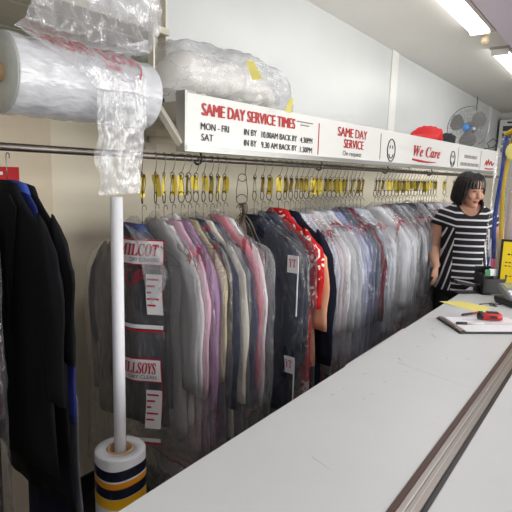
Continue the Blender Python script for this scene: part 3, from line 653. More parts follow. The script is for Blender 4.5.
# loose printed film: comes down from above, over the roll's face, and hangs below it
PATH = [(1.47, 2.5), (1.445, 2.3), (1.425, 2.2), (1.41, 2.1), (1.37, 2.0), (1.345, 1.93)]+[(1.39-(RAD+.012)*math.sin(a), 1.797+(RAD+.012)*math.cos(a)) for a in np.linspace(.2, 1.75, 7)]+[(1.268, 1.72), (1.272, 1.65), (1.28, 1.58), (1.285, 1.50), (1.288, 1.47)]
NB = len(PATH)-1
XA = [(.84, 1.34), (.84, 1.34), (.84, 1.33), (.83, 1.32), (.80, 1.27), (.755, 1.2), (.745, 1.14), (.745, 1.13), (.75, 1.13), (.78, 1.13), (.84, 1.125), (.9, 1.12), (.925, 1.12), (.93, 1.115), (.935, 1.11), (.93, 1.105), (.94, 1.10), (.95, 1.09)]
def film_pt(u_, b, off=0):
    i = min(NB-1, int(b)); fr = b-i
    y = PATH[i][0]*(1-fr)+PATH[i+1][0]*fr; z = PATH[i][1]*(1-fr)+PATH[i+1][1]*fr
    x0 = XA[i][0]*(1-fr)+XA[i+1][0]*fr; x1 = XA[i][1]*(1-fr)+XA[i+1][1]*fr; x = x0+(x1-x0)*u_
    amp = .004 if 5 <= b <= 12 else .016
    n1 = noise.noise((x*11, z*5, .3)); n2 = noise.noise((x*28+4, z*16, 2.2)); n3 = noise.noise((x*60, z*40, 5.))
    return Vector((x+.006*n2, y-abs(n1)*amp*1.3-n2*amp*.8-n3*amp*.35-off+(.05 if u_ > .8 and b < 4 else 0)*(u_-.8), z+.006*n2))
def film_sheet(name, m, parent, b0, b1, u0, u1, off, nu=70, nb=150):
    vs = [film_pt(u0+(u1-u0)*j/nu, b0+(b1-b0)*i/nb, off) for i in range(nb+1) for j in range(nu+1)]
    return mesh(name, vs, [(i*(nu+1)+j, i*(nu+1)+j+1, (i+1)*(nu+1)+j+1, (i+1)*(nu+1)+j) for i in range(nb) for j in range(nu)], m, parent)
fs = film_sheet('loose_film', M['sheet'], None, 0, NB, 0, 1, .0); tag(fs, 'loose crinkled printed film pulled down over the big film roll', 'plastic film')
film_sheet('folded_layer', M['sheet'], fs, 1.2, 3.9, .35, .97, .02, 40, 60)
film_sheet('hanging_fold', M['sheet'], fs, 10.5, NB-.2, .08, .9, .012, 40, 70)
T = lambda x, y: film_pt((x), 6.0-y*3.6, .005)
def fstrip(pts, wd, mb):
    for (a, b) in zip(pts, pts[1:]):
        q = []; k = 8
        d = Vector((b[0]-a[0], (b[1]-a[1])*.18)); d.normalize(); nx, ny = -d.y*wd, d.x*wd/.18
        for i in range(k+1):
            x, y = a[0]+(b[0]-a[0])*i/k, a[1]+(b[1]-a[1])*i/k; q += [T(x-nx, y-ny), T(x+nx, y+ny)]
        mb.add(q, [(2*i, 2*i+1, 2*i+3, 2*i+2) for i in range(k)])
mb = MB(); fstrip([(.12, -.62), (.03, -.18), (.10, -.08), (.3, -.06), (.45, -.12), (.66, -.28), (.985, -.2), (.985, -.72), (.88, -1.25)], .006, mb)
text_at(mb, it('MILSOYS'), .12, .52, -.74, -.22, T); text_at(mb, it('Docs on'), .56, .93, -.84, -.36, T); text_at(mb, it('Laundry'), .5, .72, -1.1, -.86, T)
mb.build('red_print', M['bagred'], fs)
mb = MB(); fstrip([(.45, 1.32), (.7, 1.05), (.93, 1.0), (.97, 1.35)], .008, mb); mb.build('red_print', M['bagred'], fs)

# ------------------------------------------------------------------ standing film roll with the white card tube
fr_ = empty('standing_film_roll', (.991, 1.262, 0), 'upright roll of film banded with navy and yellow tape', 'film roll')
RR = .083
def ringprof(r, z0, z1, ri): return [(ri, z0), (r-.004, z0), (r, z0+.004), (r, z1-.004), (r-.004, z1), (ri, z1), (ri, z0)]
MB().lathe(ringprof(RR, .0, .632, .045), n=48).build('wound_film', M['rollend'], fr_, True).data.materials[0] = mat('rolled_film_pale', (212, 214, 218), .3, .6, var=.04, vscale=30)
MB().lathe(ringprof(.045, .0, .634, .037), n=32).build('card_core', M['card'], fr_, True)
def band(z0, z1, m, tilt=0):
    rr = [[((RR+.0012)*math.cos(q), (RR+.0012)*math.sin(q), z+tilt*math.sin(q+.6)+.004*math.sin(3*q)) for q in np.linspace(0, 2*PI, 49)[:-1]] for z in (z0, (z0+z1)/2, z1)]
    mb = MB(); mb.rings(rr, False); return mb.build('tape_band', m, fr_, True)
band(.565, .600, M['navy'], .002); band(.540, .562, M['orange'], .006); band(.505, .540, M['navy'], .004); band(.468, .503, M['gold'], .004)
p = MB(); 
for i in range(3): p.box((RR*math.cos(4.0)*1.005, RR*math.sin(4.0)*1.005, .44-.012*i), (.03, .004, .006), rz=4.0+PI/2)
p.build('printed_text', M['grey_ink'], fr_)
tb = MB(); prf = [(.0155, 0), (.0195, 0), (.0195, .85), (.0155, .85), (.0155, 0)]
o = tb.lathe(prf, n=28).build('card_tube', M['tubem'], None, True); tag(o, 'tall white cardboard tube standing in the core of the banded film roll', 'cardboard tube')
o.location = (.993, 1.266, .002); tt = Vector((1.016, 1.292, 1.462))-o.location
o.data.transform(Matrix.Scale(tt.length/.85, 4, (0, 0, 1))); o.rotation_euler = tt.to_track_quat('Z', 'Y').to_euler()

# ------------------------------------------------------------------ counter
ct = empty('service_counter', (2.2, .1, 0), 'long white laminate service counter with a metal sliding track', 'counter')
CX0, CX1 = .42, 4.1
MB().box(((CX0+CX1)/2-2.2, (.69+.296)/2-.1, .90), (CX1-CX0, .69-.296, .04)).build('counter_top', M['counter'], ct, bevel=.003)
MB().box(((CX0+CX1)/2-2.2, (.235-.62)/2-.1, .90), (CX1-CX0, .235+.62, .04)).build('customer_top', M['counter'], ct, bevel=.003)
for y0, y1, z, m, nm in ((.283, .296, .9215, 'brown', 'edge_strip'), (.262, .283, .919, 'trackm', 'track'), (.246, .262, .921, 'trackm', 'track'), (.235, .246, .916, 'blackm', 'rubber_seal')):
    MB().box(((CX0+CX1)/2-2.2, (y0+y1)/2-.1, z-.02), (CX1-CX0, y1-y0, .04)).build(nm, M[m], ct)
MB().box(((CX0+CX1)/2-2.2, .27-.1, .915), (CX1-CX0, .003, .014)).box(((CX0+CX1)/2-2.2, .258-.1, .915), (CX1-CX0, .002, .014)).build('track_lip', M['alu'], ct)
MB().box(((CX0+CX1)/2-2.2, .02-.1, .44), (CX1-CX0-.06, 1.2, .88)).build('cabinet', M['white'], ct)
MB().box((1.80-2.2, .70-.1, .893), (.56, .03, .016)).build('side_ledge', M['counter'], ct)
mb = MB()
def scratch(x0, y0, x1, y1, wd):
    d = Vector((x1-x0, y1-y0, 0)); n_ = Vector((-d.y, d.x, 0)).normalized()*wd/2; z = .9204
    a, b = Vector((x0, y0, z))-Vector((2.2, .1, 0)), Vector((x1, y1, z))-Vector((2.2, .1, 0)); mb.add([a-n_, b-n_*.3, b+n_*.3, a+n_], [(0, 1, 2, 3)])
r2 = random.Random(3)
scratch(1.62, .565, 1.60, .505, .003); scratch(1.60, .50, 1.55, .30, .0015); scratch(1.66, .58, 1.64, .56, .004); scratch(2.02, .575, 1.98, .545, .004); scratch(2.1, .6, 2.09, .585, .005); scratch(1.83, .575, 1.83, .55, .003); scratch(.92, .50, .90, .44, .0018)
for k in range(26):
    x, y = r2.uniform(1.2, 2.7), r2.uniform(.33, .66); a = r2.uniform(0, 6); l = r2.uniform(.005, .02); scratch(x, y, x+l*math.cos(a), y+l*math.sin(a), r2.uniform(.001, .0035))
mb.build('scuff_marks', mat('scuff', (150, 152, 156), .7), ct)

# ------------------------------------------------------------------ things on the counter
ZC = .9205
cb = empty('clipboard', (2.27, .407, ZC), 'black-edged clipboard with white paper near the red stapler', 'clipboard', rz=math.atan2(-.76, .65))
# local x along the long side (toward the customers), y toward the far end
la, lb = Vector((2.312, .651)), Vector((2.141, .504))
MB().box((.0, .035, .004), (.34, .225, .006)).build('board', M['blackm'], cb, bevel=.002)
MB().box((.012, .036, .0085), (.30, .206, .003)).build('paper_sheets', M['paper'], cb)
MB().box((-.158, .035, .011), (.018, .2, .008)).box((-.162, .035, .016), (.01, .12, .006)).build('metal_clip', mat('clip_bronze', (150, 136, 128), .4, metal=.6), cb, bevel=.002)
mb = MB()
for i in range(5): mb.box((.03+.0*i, .105-.02*i, .0103), (.2-.03*(i % 3), .0015, .0004))
mb.build('pencil_lines', M['grey_ink'], cb)
def pen(name, a, b, r, body, cap, label, part, frac=.4):
    a, b = Vector(a), Vector(b); d = b-a; t = empty(name, a, label, 'pen')
    MB().tube([(0, 0, 0), d*.04, d*(1-frac), d*(1-frac)], [r*.7, r, r, r*.8], 10).build('barrel', body, t, True)
    MB().tube([d*(1-frac), d*(1-frac*.1), d], [r*1.1, r*1.1, r*.5], 10).build(part, cap, t, True); return t
pen('marker_pen', (2.268, .431, .936), (2.201, .529, .936), .0055, M['white'], M['blackm'], 'white marker with black cap lying on the clipboard paper', 'cap')
pen('ballpoint_pen', (2.514, .491, .9275), (2.391, .552, .9275), .005, M['redplastic'], M['blackm'], 'red and black pen lying behind the clipboard', 'grip', .5)
rs = empty('stapler', (2.375, .42, .933), 'small red and black hand tool resting on the clipboard', 'stapler', rz=math.atan2(-.80, .5))
mb = MB(); mb.rings([[(x, w2*math.cos(q)*1.0, h*(.5+.5*math.sin(q))) for q in np.linspace(0, 2*PI, 17)[:-1]] for x, w2, h in ((-.045, .016, .026), (-.04, .02, .033), (0, .021, .035), (.035, .02, .032), (.042, .014, .022))]); mb.build('body', M['redplastic'], rs, True)
mb = MB(); mb.rings([[(x, w2*math.cos(q), .002+h*(.5+.5*math.sin(q))) for q in np.linspace(0, 2*PI, 17)[:-1]] for x, w2, h in ((-.062, .012, .03), (-.058, .017, .036), (-.042, .019, .036), (-.038, .015, .03))]); mb.build('nose', M['blackm'], rs, True)
MB().box((-.0, 0, .034), (.05, .022, .006)).build('top_grip', M['blackm'], rs, bevel=.002); MB().box((.0, -.021, .017), (.03, .003, .012)).build('side_plate', M['blackm'], rs)
np_ = mesh('notepaper', [(2.60, .715, ZC+.004), (2.70, .63, ZC+.001), (2.655, .475, ZC+.003), (2.525, .50, ZC+.001), (2.56, .60, ZC), (2.60, .715, ZC+.002), (2.70, .63, ZC-.0005), (2.655, .475, ZC+.001), (2.525, .50, ZC), (2.56, .60, ZC-.0005)], [(0, 1, 2, 3, 4), (9, 8, 7, 6, 5), (0, 5, 6, 1), (1, 6, 7, 2), (2, 7, 8, 3), (3, 8, 9, 4), (4, 9, 5, 0)], M['pad'], None, False)
tag(np_, 'yellow sheet of notepaper lying at the counter edge', 'paper')
ky = empty('wire_clip', (2.72, .49, ZC+.002), 'bent grey wire clip lying beside the card terminal', 'wire')
MB().tube([(-.03, .05, 0), (0, .03, .001), (.02, .0, .001), (-.02, -.03, .001), (-.03, 0, .002), (0, .01, .006), (.03, -.04, .002)], .0025, 8).build('wire', M['dark_wire'], ky, True)
# payment terminal
ep = empty('card_terminal', (2.80, .405, ZC), 'dark grey card payment terminal on the counter by the yellow notice', 'card terminal', rz=-.75)
mb = MB(); mb.rings([[(sx*w2, sy*d, z) for sx, sy in ((-1, -1), (1, -1), (1.0, -.2), (1, 1), (-1, 1), (-1, -.2))] for z, w2, d in ((0, .05, .075), (.02, .056, .08), (.035, .054, .078))]); mb.build('base', M['blackm'], ep, bevel=.006)
Mt = Matrix.Rotation(-.35, 3, 'X')
Mt = Matrix.Rotation(.55, 3, 'X')
MB().box((0, .0, .055), (.098, .15, .03), M=Mt).build('body', M['grey'], ep, bevel=.006)
mb = MB()
for i in range(3):
    for j in range(4): mb.box(Vector((0, .0, .055))+Mt @ Vector((-.027+.027*i, -.055+.02*j, .017)), (.018, .012, .006), M=Mt)
mb.build('keypad', M['paper'], ep)
MB().box(Vector((0, 0, .055))+Mt @ Vector((0, .045, .0165)), (.07, .035, .003), M=Mt).build('screen', mat('screen_olive', (150, 154, 110), .3), ep)
MB().box(Vector((0, 0, .055))+Mt @ Vector((.039, -.03, .017)), (.012, .012, .006), M=Mt).build('green_key', M['green'], ep)
MB().box(Vector((0, 0, .055))+Mt @ Vector((.039, -.01, .017)), (.012, .012, .006), M=Mt).build('red_key', M['redplastic'], ep)
# black organiser box
ob = empty('desk_organiser', (3.02, .565, ZC), 'black desk organiser box with cards and pens by the yellow notice', 'desk organiser', rz=-.9)
mb = MB().box((0, 0, .005), (.13, .11, .01)).box((-.062, 0, .06), (.006, .11, .11)).box((.062, 0, .06), (.006, .11, .11)).box((0, .052, .075), (.13, .006, .14)).box((0, -.052, .045), (.13, .006, .09)).box((0, 0, .06), (.13, .005, .11)); mb.build('box', M['blackm'], ob)
def loose(name, label, cat, m, c, d, rz=0, rx=0):
    o = MB().box((0, 0, 0), d).build(name, m); o.location = c; o.rotation_euler = (rx, 0, rz); return tag(o, label, cat)
loose('business_card', 'green and white card standing in the black organiser', 'card', M['green'], (2.99, .575, 1.04), (.03, .003, .035), -.9, -.15)
loose('business_card', 'pale card standing behind the green card in the organiser', 'card', M['paper'], (3.015, .545, 1.042), (.06, .002, .04), -.9, -.1)
loose('name_tag', 'small blue and pink tag sticking out of the organiser', 'tag', M['pinktab'], (3.035, .555, 1.09), (.03, .003, .05), -.9, -.1)
pen('ballpoint_pen', (3.05, .60, .94), (3.07, .59, 1.12), .005, M['blackm'], M['bluetab'], 'blue-topped pen standing in the organiser', 'cap')
# black hole punch / stapler beside it
sp_ = empty('office_stapler', (2.93, .655, ZC), 'black desk stapler with silver top beside the organiser', 'stapler', rz=-.75)
MB().box((0, 0, .006), (.15, .04, .012)).build('base', M['blackm'], sp_, bevel=.003)
Mq = Matrix.Rotation(.2, 3, 'Y')
MB().box((0, 0, .05), (.17, .032, .02), M=Mq).build('arm', M['blackm'], sp_, bevel=.004)
MB().box((-.01, 0, .063), (.15, .026, .004), M=Mq).build('silver_plate', M['alu'], sp_)
MB().box((.06, 0, .025), (.02, .03, .03)).build('hinge', M['blackm'], sp_)
# yellow notice in acrylic stand
st = empty('counter_notice', (3.01, .488, ZC), 'yellow notice in a black frame standing in a clear acrylic holder', 'notice', rz=-1.40)
Mf = Matrix.Rotation(-.12, 3, 'X')
def fx(x, y, z): return Mf @ Vector((x, y, z))
MB().box(fx(.065, 0, .155), (.24, .004, .31), M=Mf).box(fx(.065, .008, .155), (.25, .003, .315), M=Mf).box((.065, -.02, .004), (.25, .1, .006)).build('acrylic_holder', M['acrylic'], st)
MB().box(fx(-.03, -.004, .165), (.012, .004, .29), M=Mf).box(fx(.17, -.004, .165), (.012, .004, .29), M=Mf).box(fx(.07, -.004, .305), (.21, .004, .012), M=Mf).box(fx(.07, -.004, .025), (.21, .004, .012), M=Mf).build('frame', M['blackm'], st)
cd_ = MB().box(fx(.07, -.0035, .165), (.195, .003, .28), M=Mf).build('yellow_card', M['ypaper'], st)
mb = MB()
for z, a, b in ((.27, .02, .12), (.23, .0, .14), (.185, -.01, .15), (.165, -.01, .13), (.11, .0, .15), (.06, .02, .12)):
    k = a
    while k < b: mb.box(fx(k+.008, -.0055, z), (.012, .001, .008 if z > .2 else .005), M=Mf); k += .018
mb.build('printed_lines', M['black'], cd_)

# ------------------------------------------------------------------ bagged garment over the far end of the counter
r3 = empty('ceiling_rail', (3.2, .33, 2.02), 'short steel rail hung from the ceiling over the counter', 'rail')
MB().tube([(-.25, 0, 0), (.6, 0, 0)], .011, 12).build('tube', M['steel'], r3, True)
for x in (-.2, .55): MB().tube([(x, 0, 0), (x, 0, .68)], .006, 8).build('drop_rod', M['steel'], r3, True)
def bag_at(loc, rz):
    g = empty('bagged_blouse', loc, 'pale pink blouse in a cover edged blue and yellow over the counter', 'blouse', rz=rz)
    MB().rings(body_rings(3.3, .205, .03, .84)).build('body', fabric((224, 206, 204)), g, True)
    MB().rings(bag_rings(7.7, .225, .036, .90), False).build('plastic_cover', M['film'], g, True)
    for nm, m, x, z0 in (('blue_edging', 'blueprint', -.262, -.08), ('yellow_edging', 'yellowprint', -.235, -.06)):
        mb = MB(); n_ = 16; rr = []
        for i in range(n_+1):
            a = i/n_; z = z0-.8*a; cx = x+.012+.02*max(0, 1-a*9)+.008*math.sin(a*9+x*50); rr.append([(cx+.012*math.cos(q), -.02+.006*math.sin(q)+.006*math.sin(a*14), z) for q in np.linspace(0, 2*PI, 9)[:-1]])
        mb.rings(rr); mb.build(nm, M[m], g, True)
    mb = MB(); mb.tube([(-.25, -.02, -.10), (-.17, -.03, -.05), (-.10, -.028, -.02)], .012, 8); mb.build('yellow_print', M['yellowprint'], g, True)
    MB().ell((-.19, -.045, -.13), (.02, .006, .03), nu=10, nv=8).build('dark_emblem', M['blackm'], g, True)
    MB().ell((-.2, -.043, -.19), (.035, .004, .045), nu=12, nv=8).build('yellow_emblem', M['pad'], g, True)
    return g
bag_at((3.12, .33, 1.90), -PI/2)
hanger((3.12, .33, 1.902), -PI/2, 'wire hanger of the pale pink blouse over the counter', neck=.115)

# ------------------------------------------------------------------ things on the shelf
def lump(name, m, p0, p1, prof_, seed, parent=None, n=36, m_=26, base=0):
    """soft bundle lying along a line: prof_ gives (half width, height) along it"""
    p0, p1 = Vector(p0), Vector(p1); d = p1-p0; e = d.normalized(); sd = Vector((-e.y, e.x, 0)); rr = []
    for i in range(m_+1):
        a = i/m_; hw, h = prof_(a); ring = []
        for k in range(n):
            q = 2*PI*k/n; y, z = superell(hw, h/2, q, 2.3); nz = noise.noise((a*5+seed, math.cos(q)*1.5, math.sin(q)*1.5)); n2 = noise.noise((a*14+seed, math.cos(q)*4, math.sin(q)*4)); n3 = noise.noise((a*30+seed, math.cos(q)*9, math.sin(q)*9))
            n4 = 1-2*abs(noise.noise((a*9+seed, math.cos(q)*3+a*4, math.sin(q)*3))); f_ = 1+.14*nz+.10*n2+.06*n3+.07*n4; ring.append(p0+d*a+sd*(y*f_)+Vector((0, 0, max(base, h/2+z*f_))))
        rr.append(ring)
    mb = MB().rings(rr); return mb.build(name, m, parent, True)
ZS = 1.823
def bun(a): e = math.sin(min(1, a*5+.25)*PI/2)*math.sin(min(1, (1-a)*2.0+.12)*PI/2); return .2*e+.01, .215*e+.012
q0, q1 = S0+U*-.02+NV*-.23, S0+U*.80+NV*-.17
bd = empty('bagged_bedding', (q0.x, q0.y, ZS), 'white bedding wrapped in clear plastic on top of the fascia sign', 'bedding')
L0 = lambda p: Vector((p.x-q0.x, p.y-q0.y, 0))
lump('bedding', M['linen'], L0(q0+U*.03), L0(q1-U*.10), lambda a: (bun(a)[0]*.78, bun(a)[1]*.82), 2.2, bd)
lump('plastic_wrap', M['fogfilm'], L0(q0-U*.02), L0(q1+U*.02), bun, 4.1, bd, n=60, m_=60)
def paper_tag(parent, a, b, wd, name='yellow_slip'):
    pts = [Vector(a)+(Vector(b)-Vector(a))*i/6+Vector((0, -.008*math.sin(i*.9), .006*math.sin(i/6*PI))) for i in range(7)]; vs = []
    for p in pts: vs += [p+U*-wd/2, p+U*wd/2]
    vs += [Vector(v)+Vector((0, .0, -.001)) for v in vs]
    o = MB().add(vs, [(2*i, 2*i+1, 2*i+3, 2*i+2) for i in range(6)]+[(14+2*i, 14+2*i+2, 14+2*i+3, 14+2*i+1) for i in range(6)]).build(name, M['pad'], parent); return o
def slip(pts):
    a, b, c, d = [Vector(p)-Vector((q0.x, q0.y, ZS)) for p in pts]; vs = []; k = 6; nr = (b-a).cross(d-a).normalized()
    for i in range(k+1):
        f_ = i/k; o_ = nr*.006*math.sin(f_*PI*1.3); vs += [a+(d-a)*f_+o_, b+(c-b)*f_+o_]
    n_ = len(vs); vs += [v-nr*.001 for v in vs]
    MB().add(vs, [(2*i, 2*i+1, 2*i+3, 2*i+2) for i in range(k)]+[(n_+2*i, n_+2*i+2, n_+2*i+3, n_+2*i+1) for i in range(k)]).build('yellow_slip', M['pad'], bd)
slip([(1.6, 1.242, 1.976), (1.618, 1.217, 1.977), (1.631, 1.181, 1.909), (1.607, 1.212, 1.901)]); slip([(1.833, 1.185, 1.866), (1.843, 1.171, 1.862), (1.828, 1.174, 1.8), (1.814, 1.195, 1.807)])
q2 = S0+U*-.16+NV*-.46; 
tb_ = empty('folded_blanket', (q2.x, q2.y, ZS), 'taupe folded blanket in plastic behind the steel upright', 'blanket')
def bl(a): e = math.sin(min(1, a*4+.3)*PI/2)*math.sin(min(1, (1-a)*4+.3)*PI/2); return .12*e+.01, .19*e+.01
q2b = Vector((q2.x+.14, q2.y, 0))
tb_.location = (q2b.x, q2b.y, ZS)
lump('blanket', M['taupe'], Vector((0, 0, 0)), U*.34, bl, 9.2, tb_); lump('plastic_wrap', M['fogfilm'], U*-.02, U*.38, lambda a: (bl(a)[0]*1.12+.004, bl(a)[1]*1.12+.004), 6.1, tb_, n=50, m_=40)
# red cloth
p = S0+U*2.2+NV*-.12
rc = lump('red_bag', M['redcloth'], (p.x, p.y, ZS), (p.x+.52, p.y-.045, ZS), lambda a: (.09*math.sin(a*PI)+.02, .02+.085*math.exp(-((a-.55)/.08)**2)+.025*math.exp(-((a-.35)/.2)**2)), 1.3)
tag(rc, 'crumpled red cloth bag lying on the shelf beside the fan', 'bag')
p = S0+U*2.80+NV*-.12
rc = lump('black_cloth', M['trousers'], (p.x, p.y, ZS), (p.x+.22, p.y-.015, ZS), lambda a: (.05*math.sin(a*PI)+.015, .02+.075*math.sin(a*PI)), 3.3)
tag(rc, 'small black bundle on the shelf between red bag and fan', 'cloth')
# fan
FC = Vector((4.745, 1.19, 2.008))
fd = (Vector((0, 0, 1.6))-FC); fd.z = 0; fd.normalize(); fz = math.atan2(fd.y, fd.x)+PI/2-.35
fan = empty('desk_fan', (FC.x, FC.y, ZS), 'steel desk fan with blue hub badge standing on the shelf', 'fan', rz=fz)
HZ = FC.z-ZS; FR = .18
MY = Matrix.Rotation(PI/2, 3, 'X')
MB().lathe([(.0, 0), (.10, 0), (.10, .012), (.03, .022), (.012, .05), (.012, .1), (0, .1)], (0, .08, .0), 28).build('stand', M['fanm'], fan, True)
MB().tube([(0, .08, .05), (0, .09, HZ-.04)], .012, 10).build('neck', M['fanm'], fan, True)
MB().lathe([(0, -.14), (.035, -.13), (.05, -.09), (.05, -.02), (.03, 0), (0, 0)], (0, 0, HZ), 24, MY).build('motor', M['fanm'], fan, True)
mb = MB()
for y0, sg in ((-.06, -1), (.03, 1)):
    for r in (1.0, .82, .64, .46, .3):
        yy = y0*(1-.55*(r-.3)/.7) if r < 1 else -.012+ (0 if sg < 0 else .006)
        mb.tube([(FR*r*math.cos(q), yy, HZ+FR*r*math.sin(q)) for q in np.linspace(0, 2*PI, 37)[:-1]], .0032 if r == 1 else .0013, 6, True)
    for k in range(28):
        q = 2*PI*k/28; mb.tube([(FR*a*math.cos(q), y0*(1-.55*max(0, (a-.3)/.7)**1.5) if a < 1 else -.01, HZ+FR*a*math.sin(q)) for a in (.12, .4, .7, .9, 1)], .001, 5)
mb.build('guard', M['fanm'], fan, True)
for k in range(3):
    q0_ = k*2*PI/3+.6; vs = []; fs_ = []
    for side in (0, .003):
        for i in range(7):
            for j in range(7):
                r = .03+.135*i/6; sp2 = (.42+.25*math.sin(i/6*PI))*(1 if i < 6 else .7); q = q0_+(j/6-.5)*2*sp2*.95; vs.append((r*math.cos(q), -.012+side+.022*(j/6-.5), HZ+r*math.sin(q)))
    for i in range(6):
        for j in range(6): a = i*7+j; fs_ += [(a, a+1, a+8, a+7), (49+a, 49+a+7, 49+a+8, 49+a+1)]
    MB().add(vs, fs_).build('blade', M['fanblade'], fan, True)
MB().lathe([(0, .075), (.026, .07), (.03, .06), (.03, -.01), (0, -.01)], (0, 0, HZ), 24, MY).build('hub_badge', mat('blue_badge', (70, 130, 200), .3), fan, True)
cdp = MB().tube([(.19, .02, .0+.006), (.16, .05, .05), (.2, .06, .09), (.25, .04, .06), (.22, .02, .012), (.14, .05, .006)], .004, 8).build('cord', M['blackm'], fan, True)
# ceiling hook above the fan
hk = MB().tube([(0, 0, 0), (0, 0, -.05), (.02, 0, -.08), (-.01, 0, -.12), (.0, 0, -.16), (-.02, 0, -.2)], .006, 8).build('ceiling_hook', M['dark_wire'], None, True); hk.location = (7.95, 1.9, 2.755); tag(hk, 'dark twisted wire hook at the ceiling above the fan', 'hook')
# far air vent unit
ac = empty('air_conditioner', (XF-.15, 1.36, 2.3), 'white wall air conditioner with louvres on the far wall', 'air conditioner')
MB().box((0, 0, 0), (.26, 1.1, .62)).build('casing', M['white'], ac, bevel=.01)
for k in range(4): MB().box((-.132, .0, .16-.12*k), (.01, .98, .085)).build('louvre_shade_strip', M['gap_shade'], ac)  # dark strips on the casing paint in the shade between louvres
MB().box((-.131, .35, .26), (.006, .16, .03)).build('badge', M['black'], ac)

# ------------------------------------------------------------------ the woman
W0 = Vector((3.60, .857, 0)); WR = math.radians(-61)
wo = empty('woman', W0, 'woman with black bob in a black and white striped top behind the counter', 'person', rz=WR)
wo.name = 'person'
def ring(c, rx, ry, n=28, p=2.2, rot=None):
    out = []
    for k in range(n):
        x, y = superell(rx, ry, 2*PI*k/n, p); v = Vector((x, y, 0)); v = rot @ v if rot is not None else v; out.append(Vector(c)+v)
    return out
TOR = [(.80, .168, .118, .0), (.90, .168, .118, 0), (1.0, .150, .112, 0), (1.08, .142, .108, -.003), (1.16, .148, .112, -.006), (1.23, .158, .122, -.014), (1.28, .164, .112, -.01), (1.325, .166, .092, 0), (1.355, .145, .074, .008), (1.38, .095, .062, .012), (1.395, .066, .057, .012)]
HM = Matrix.Rotation(math.radians(24), 3, 'Z') @ Matrix.Rotation(math.radians(17), 3, 'X')
HC = Vector((-.002, -.026, 1.495))
def H(x, y, z): return HC+HM @ Vector((x, y, z))*.96
mb = MB()
mb.rings([ring((0, cy, z), rx, ry) for z, rx, ry, cy in TOR])
mb.tube([(0, .014, 1.36), (0, .008, 1.40), (.003, -.004, 1.44), (.004, -.012, 1.47)], [.062, .05, .047, .05], 20)
# head: stacked sections from chin to crown (z, half width, front, back)
hs = [(-.112, .018, -.078, -.03), (-.102, .034, -.088, -.0), (-.085, .046, -.092, .03), (-.06, .056, -.092, .05), (-.03, .064, -.090, .068), (0, .069, -.089, .082), (.035, .072, -.090, .09), (.065, .068, -.082, .088), (.088, .052, -.062, .07), (.1, .028, -.035, .042)]
mb.rings([[H(superell(hw, (bk-fr)/2, 2*PI*k/28, 2.2)[0], (fr+bk)/2+superell(hw, (bk-fr)/2, 2*PI*k/28, 2.2)[1], z) for k in range(28)] for z, hw, fr, bk in hs])
mb.tube([H(0, -.087, .012), H(0, -.096, -.012), H(0, -.107, -.032), H(0, -.096, -.041)], [.007, .010, .0135, .008], 12)
for sg in (-1, 1):
    mb.ell(H(sg*.010, -.094, -.037), (.008, .008, .007)); mb.ell(H(sg*.036, -.077, -.03), (.022, .018, .024)); mb.ell(H(sg*.07, .01, -.005), (.008, .018, .03), HM)
mb.ell(H(0, -.083, -.098), (.02, .014, .014))
ARM = {-1: [(-.142, .005, 1.312), (-.172, .012, 1.25), (-.19, .018, 1.17), (-.198, .02, 1.08), (-.204, -.035, 1.035), (-.207, -.10, .99), (-.207, -.125, .968)], 1: [(.142, .005, 1.312), (.175, .01, 1.25), (.215, .012, 1.18), (.24, .01, 1.10), (.255, -.04, 1.05), (.262, -.10, .995), (.263, -.13, .97)]}
AR = [.052, .052, .044, .038, .036, .028, .024]
for sg in (-1, 1):
    mb.tube(ARM[sg], AR, 18)
    wst = Vector(ARM[sg][-1]); d = (Vector((.0, -.35, -.93)) if sg < 0 else Vector((-.1, -.9, -.33))).normalized(); sd = Vector((0, 1, 0)).cross(d).normalized() if sg < 0 else Vector((1, 0, 0)); sd = Vector((.35, .75, -.3)) if sg < 0 else sd; sd = (sd-d*sd.dot(d)).normalized(); nrm = d.cross(sd)
    mb.tube([wst-d*.01, wst+d*.025, wst+d*.055, wst+d*.078], [(.024, .018), (.033, .017), (.038, .016), (.034, .012)], 16) if False else mb.rings([[wst+d*a+sd*(r*math.cos(q))+nrm*(h*math.sin(q)) for q in np.linspace(0, 2*PI, 17)[:-1]] for a, r, h in ((-.012, .022, .02), (.02, .03, .018), (.05, .036, .016), (.078, .034, .012))])
    curl = nrm*(-1 if sg < 0 else 1)
    curl = curl if curl.z < 0 or sg < 0 else -curl
    for k, (o_, ln) in enumerate(((-.027, .058), (-.009, .068), (.009, .064), (.026, .05))):
        b = wst+d*.066+sd*o_; s1 = d; pts = [b]; dd = d.copy()
        for j, fr in enumerate((.45, .32, .25)): dd = (dd+curl*.28).normalized(); pts.append(pts[-1]+dd*ln*fr)
        mb.tube(pts, [.0092, .0088, .008, .006], 10)
    tb0 = wst+d*.02-sd*.022; mb.tube([tb0, tb0+d*.02-sd*.018+curl*.006, tb0+d*.042-sd*.024+curl*.012, tb0+d*.06-sd*.024+curl*.016], [.013, .0105, .009, .0065], 10)
for sg in (-1, 1):
    mb.tube([(sg*.08, 0, .86), (sg*.085, -.005, .65), (sg*.085, 0, .46), (sg*.085, .01, .28), (sg*.085, .015, .08)], [.088, .075, .055, .05, .036], 20)
    mb.tube([(sg*.085, .05, .035), (sg*.088, -.03, .035), (sg*.09, -.11, .025), (sg*.09, -.15, .02)], [.03, .035, .036, .02], 14)
body = mb.build('body', M['skin'], wo, True)
baked(body, [('REMESH', dict(mode='VOXEL', voxel_size=.0045)), ('SMOOTH', dict(factor=.5, iterations=4))])
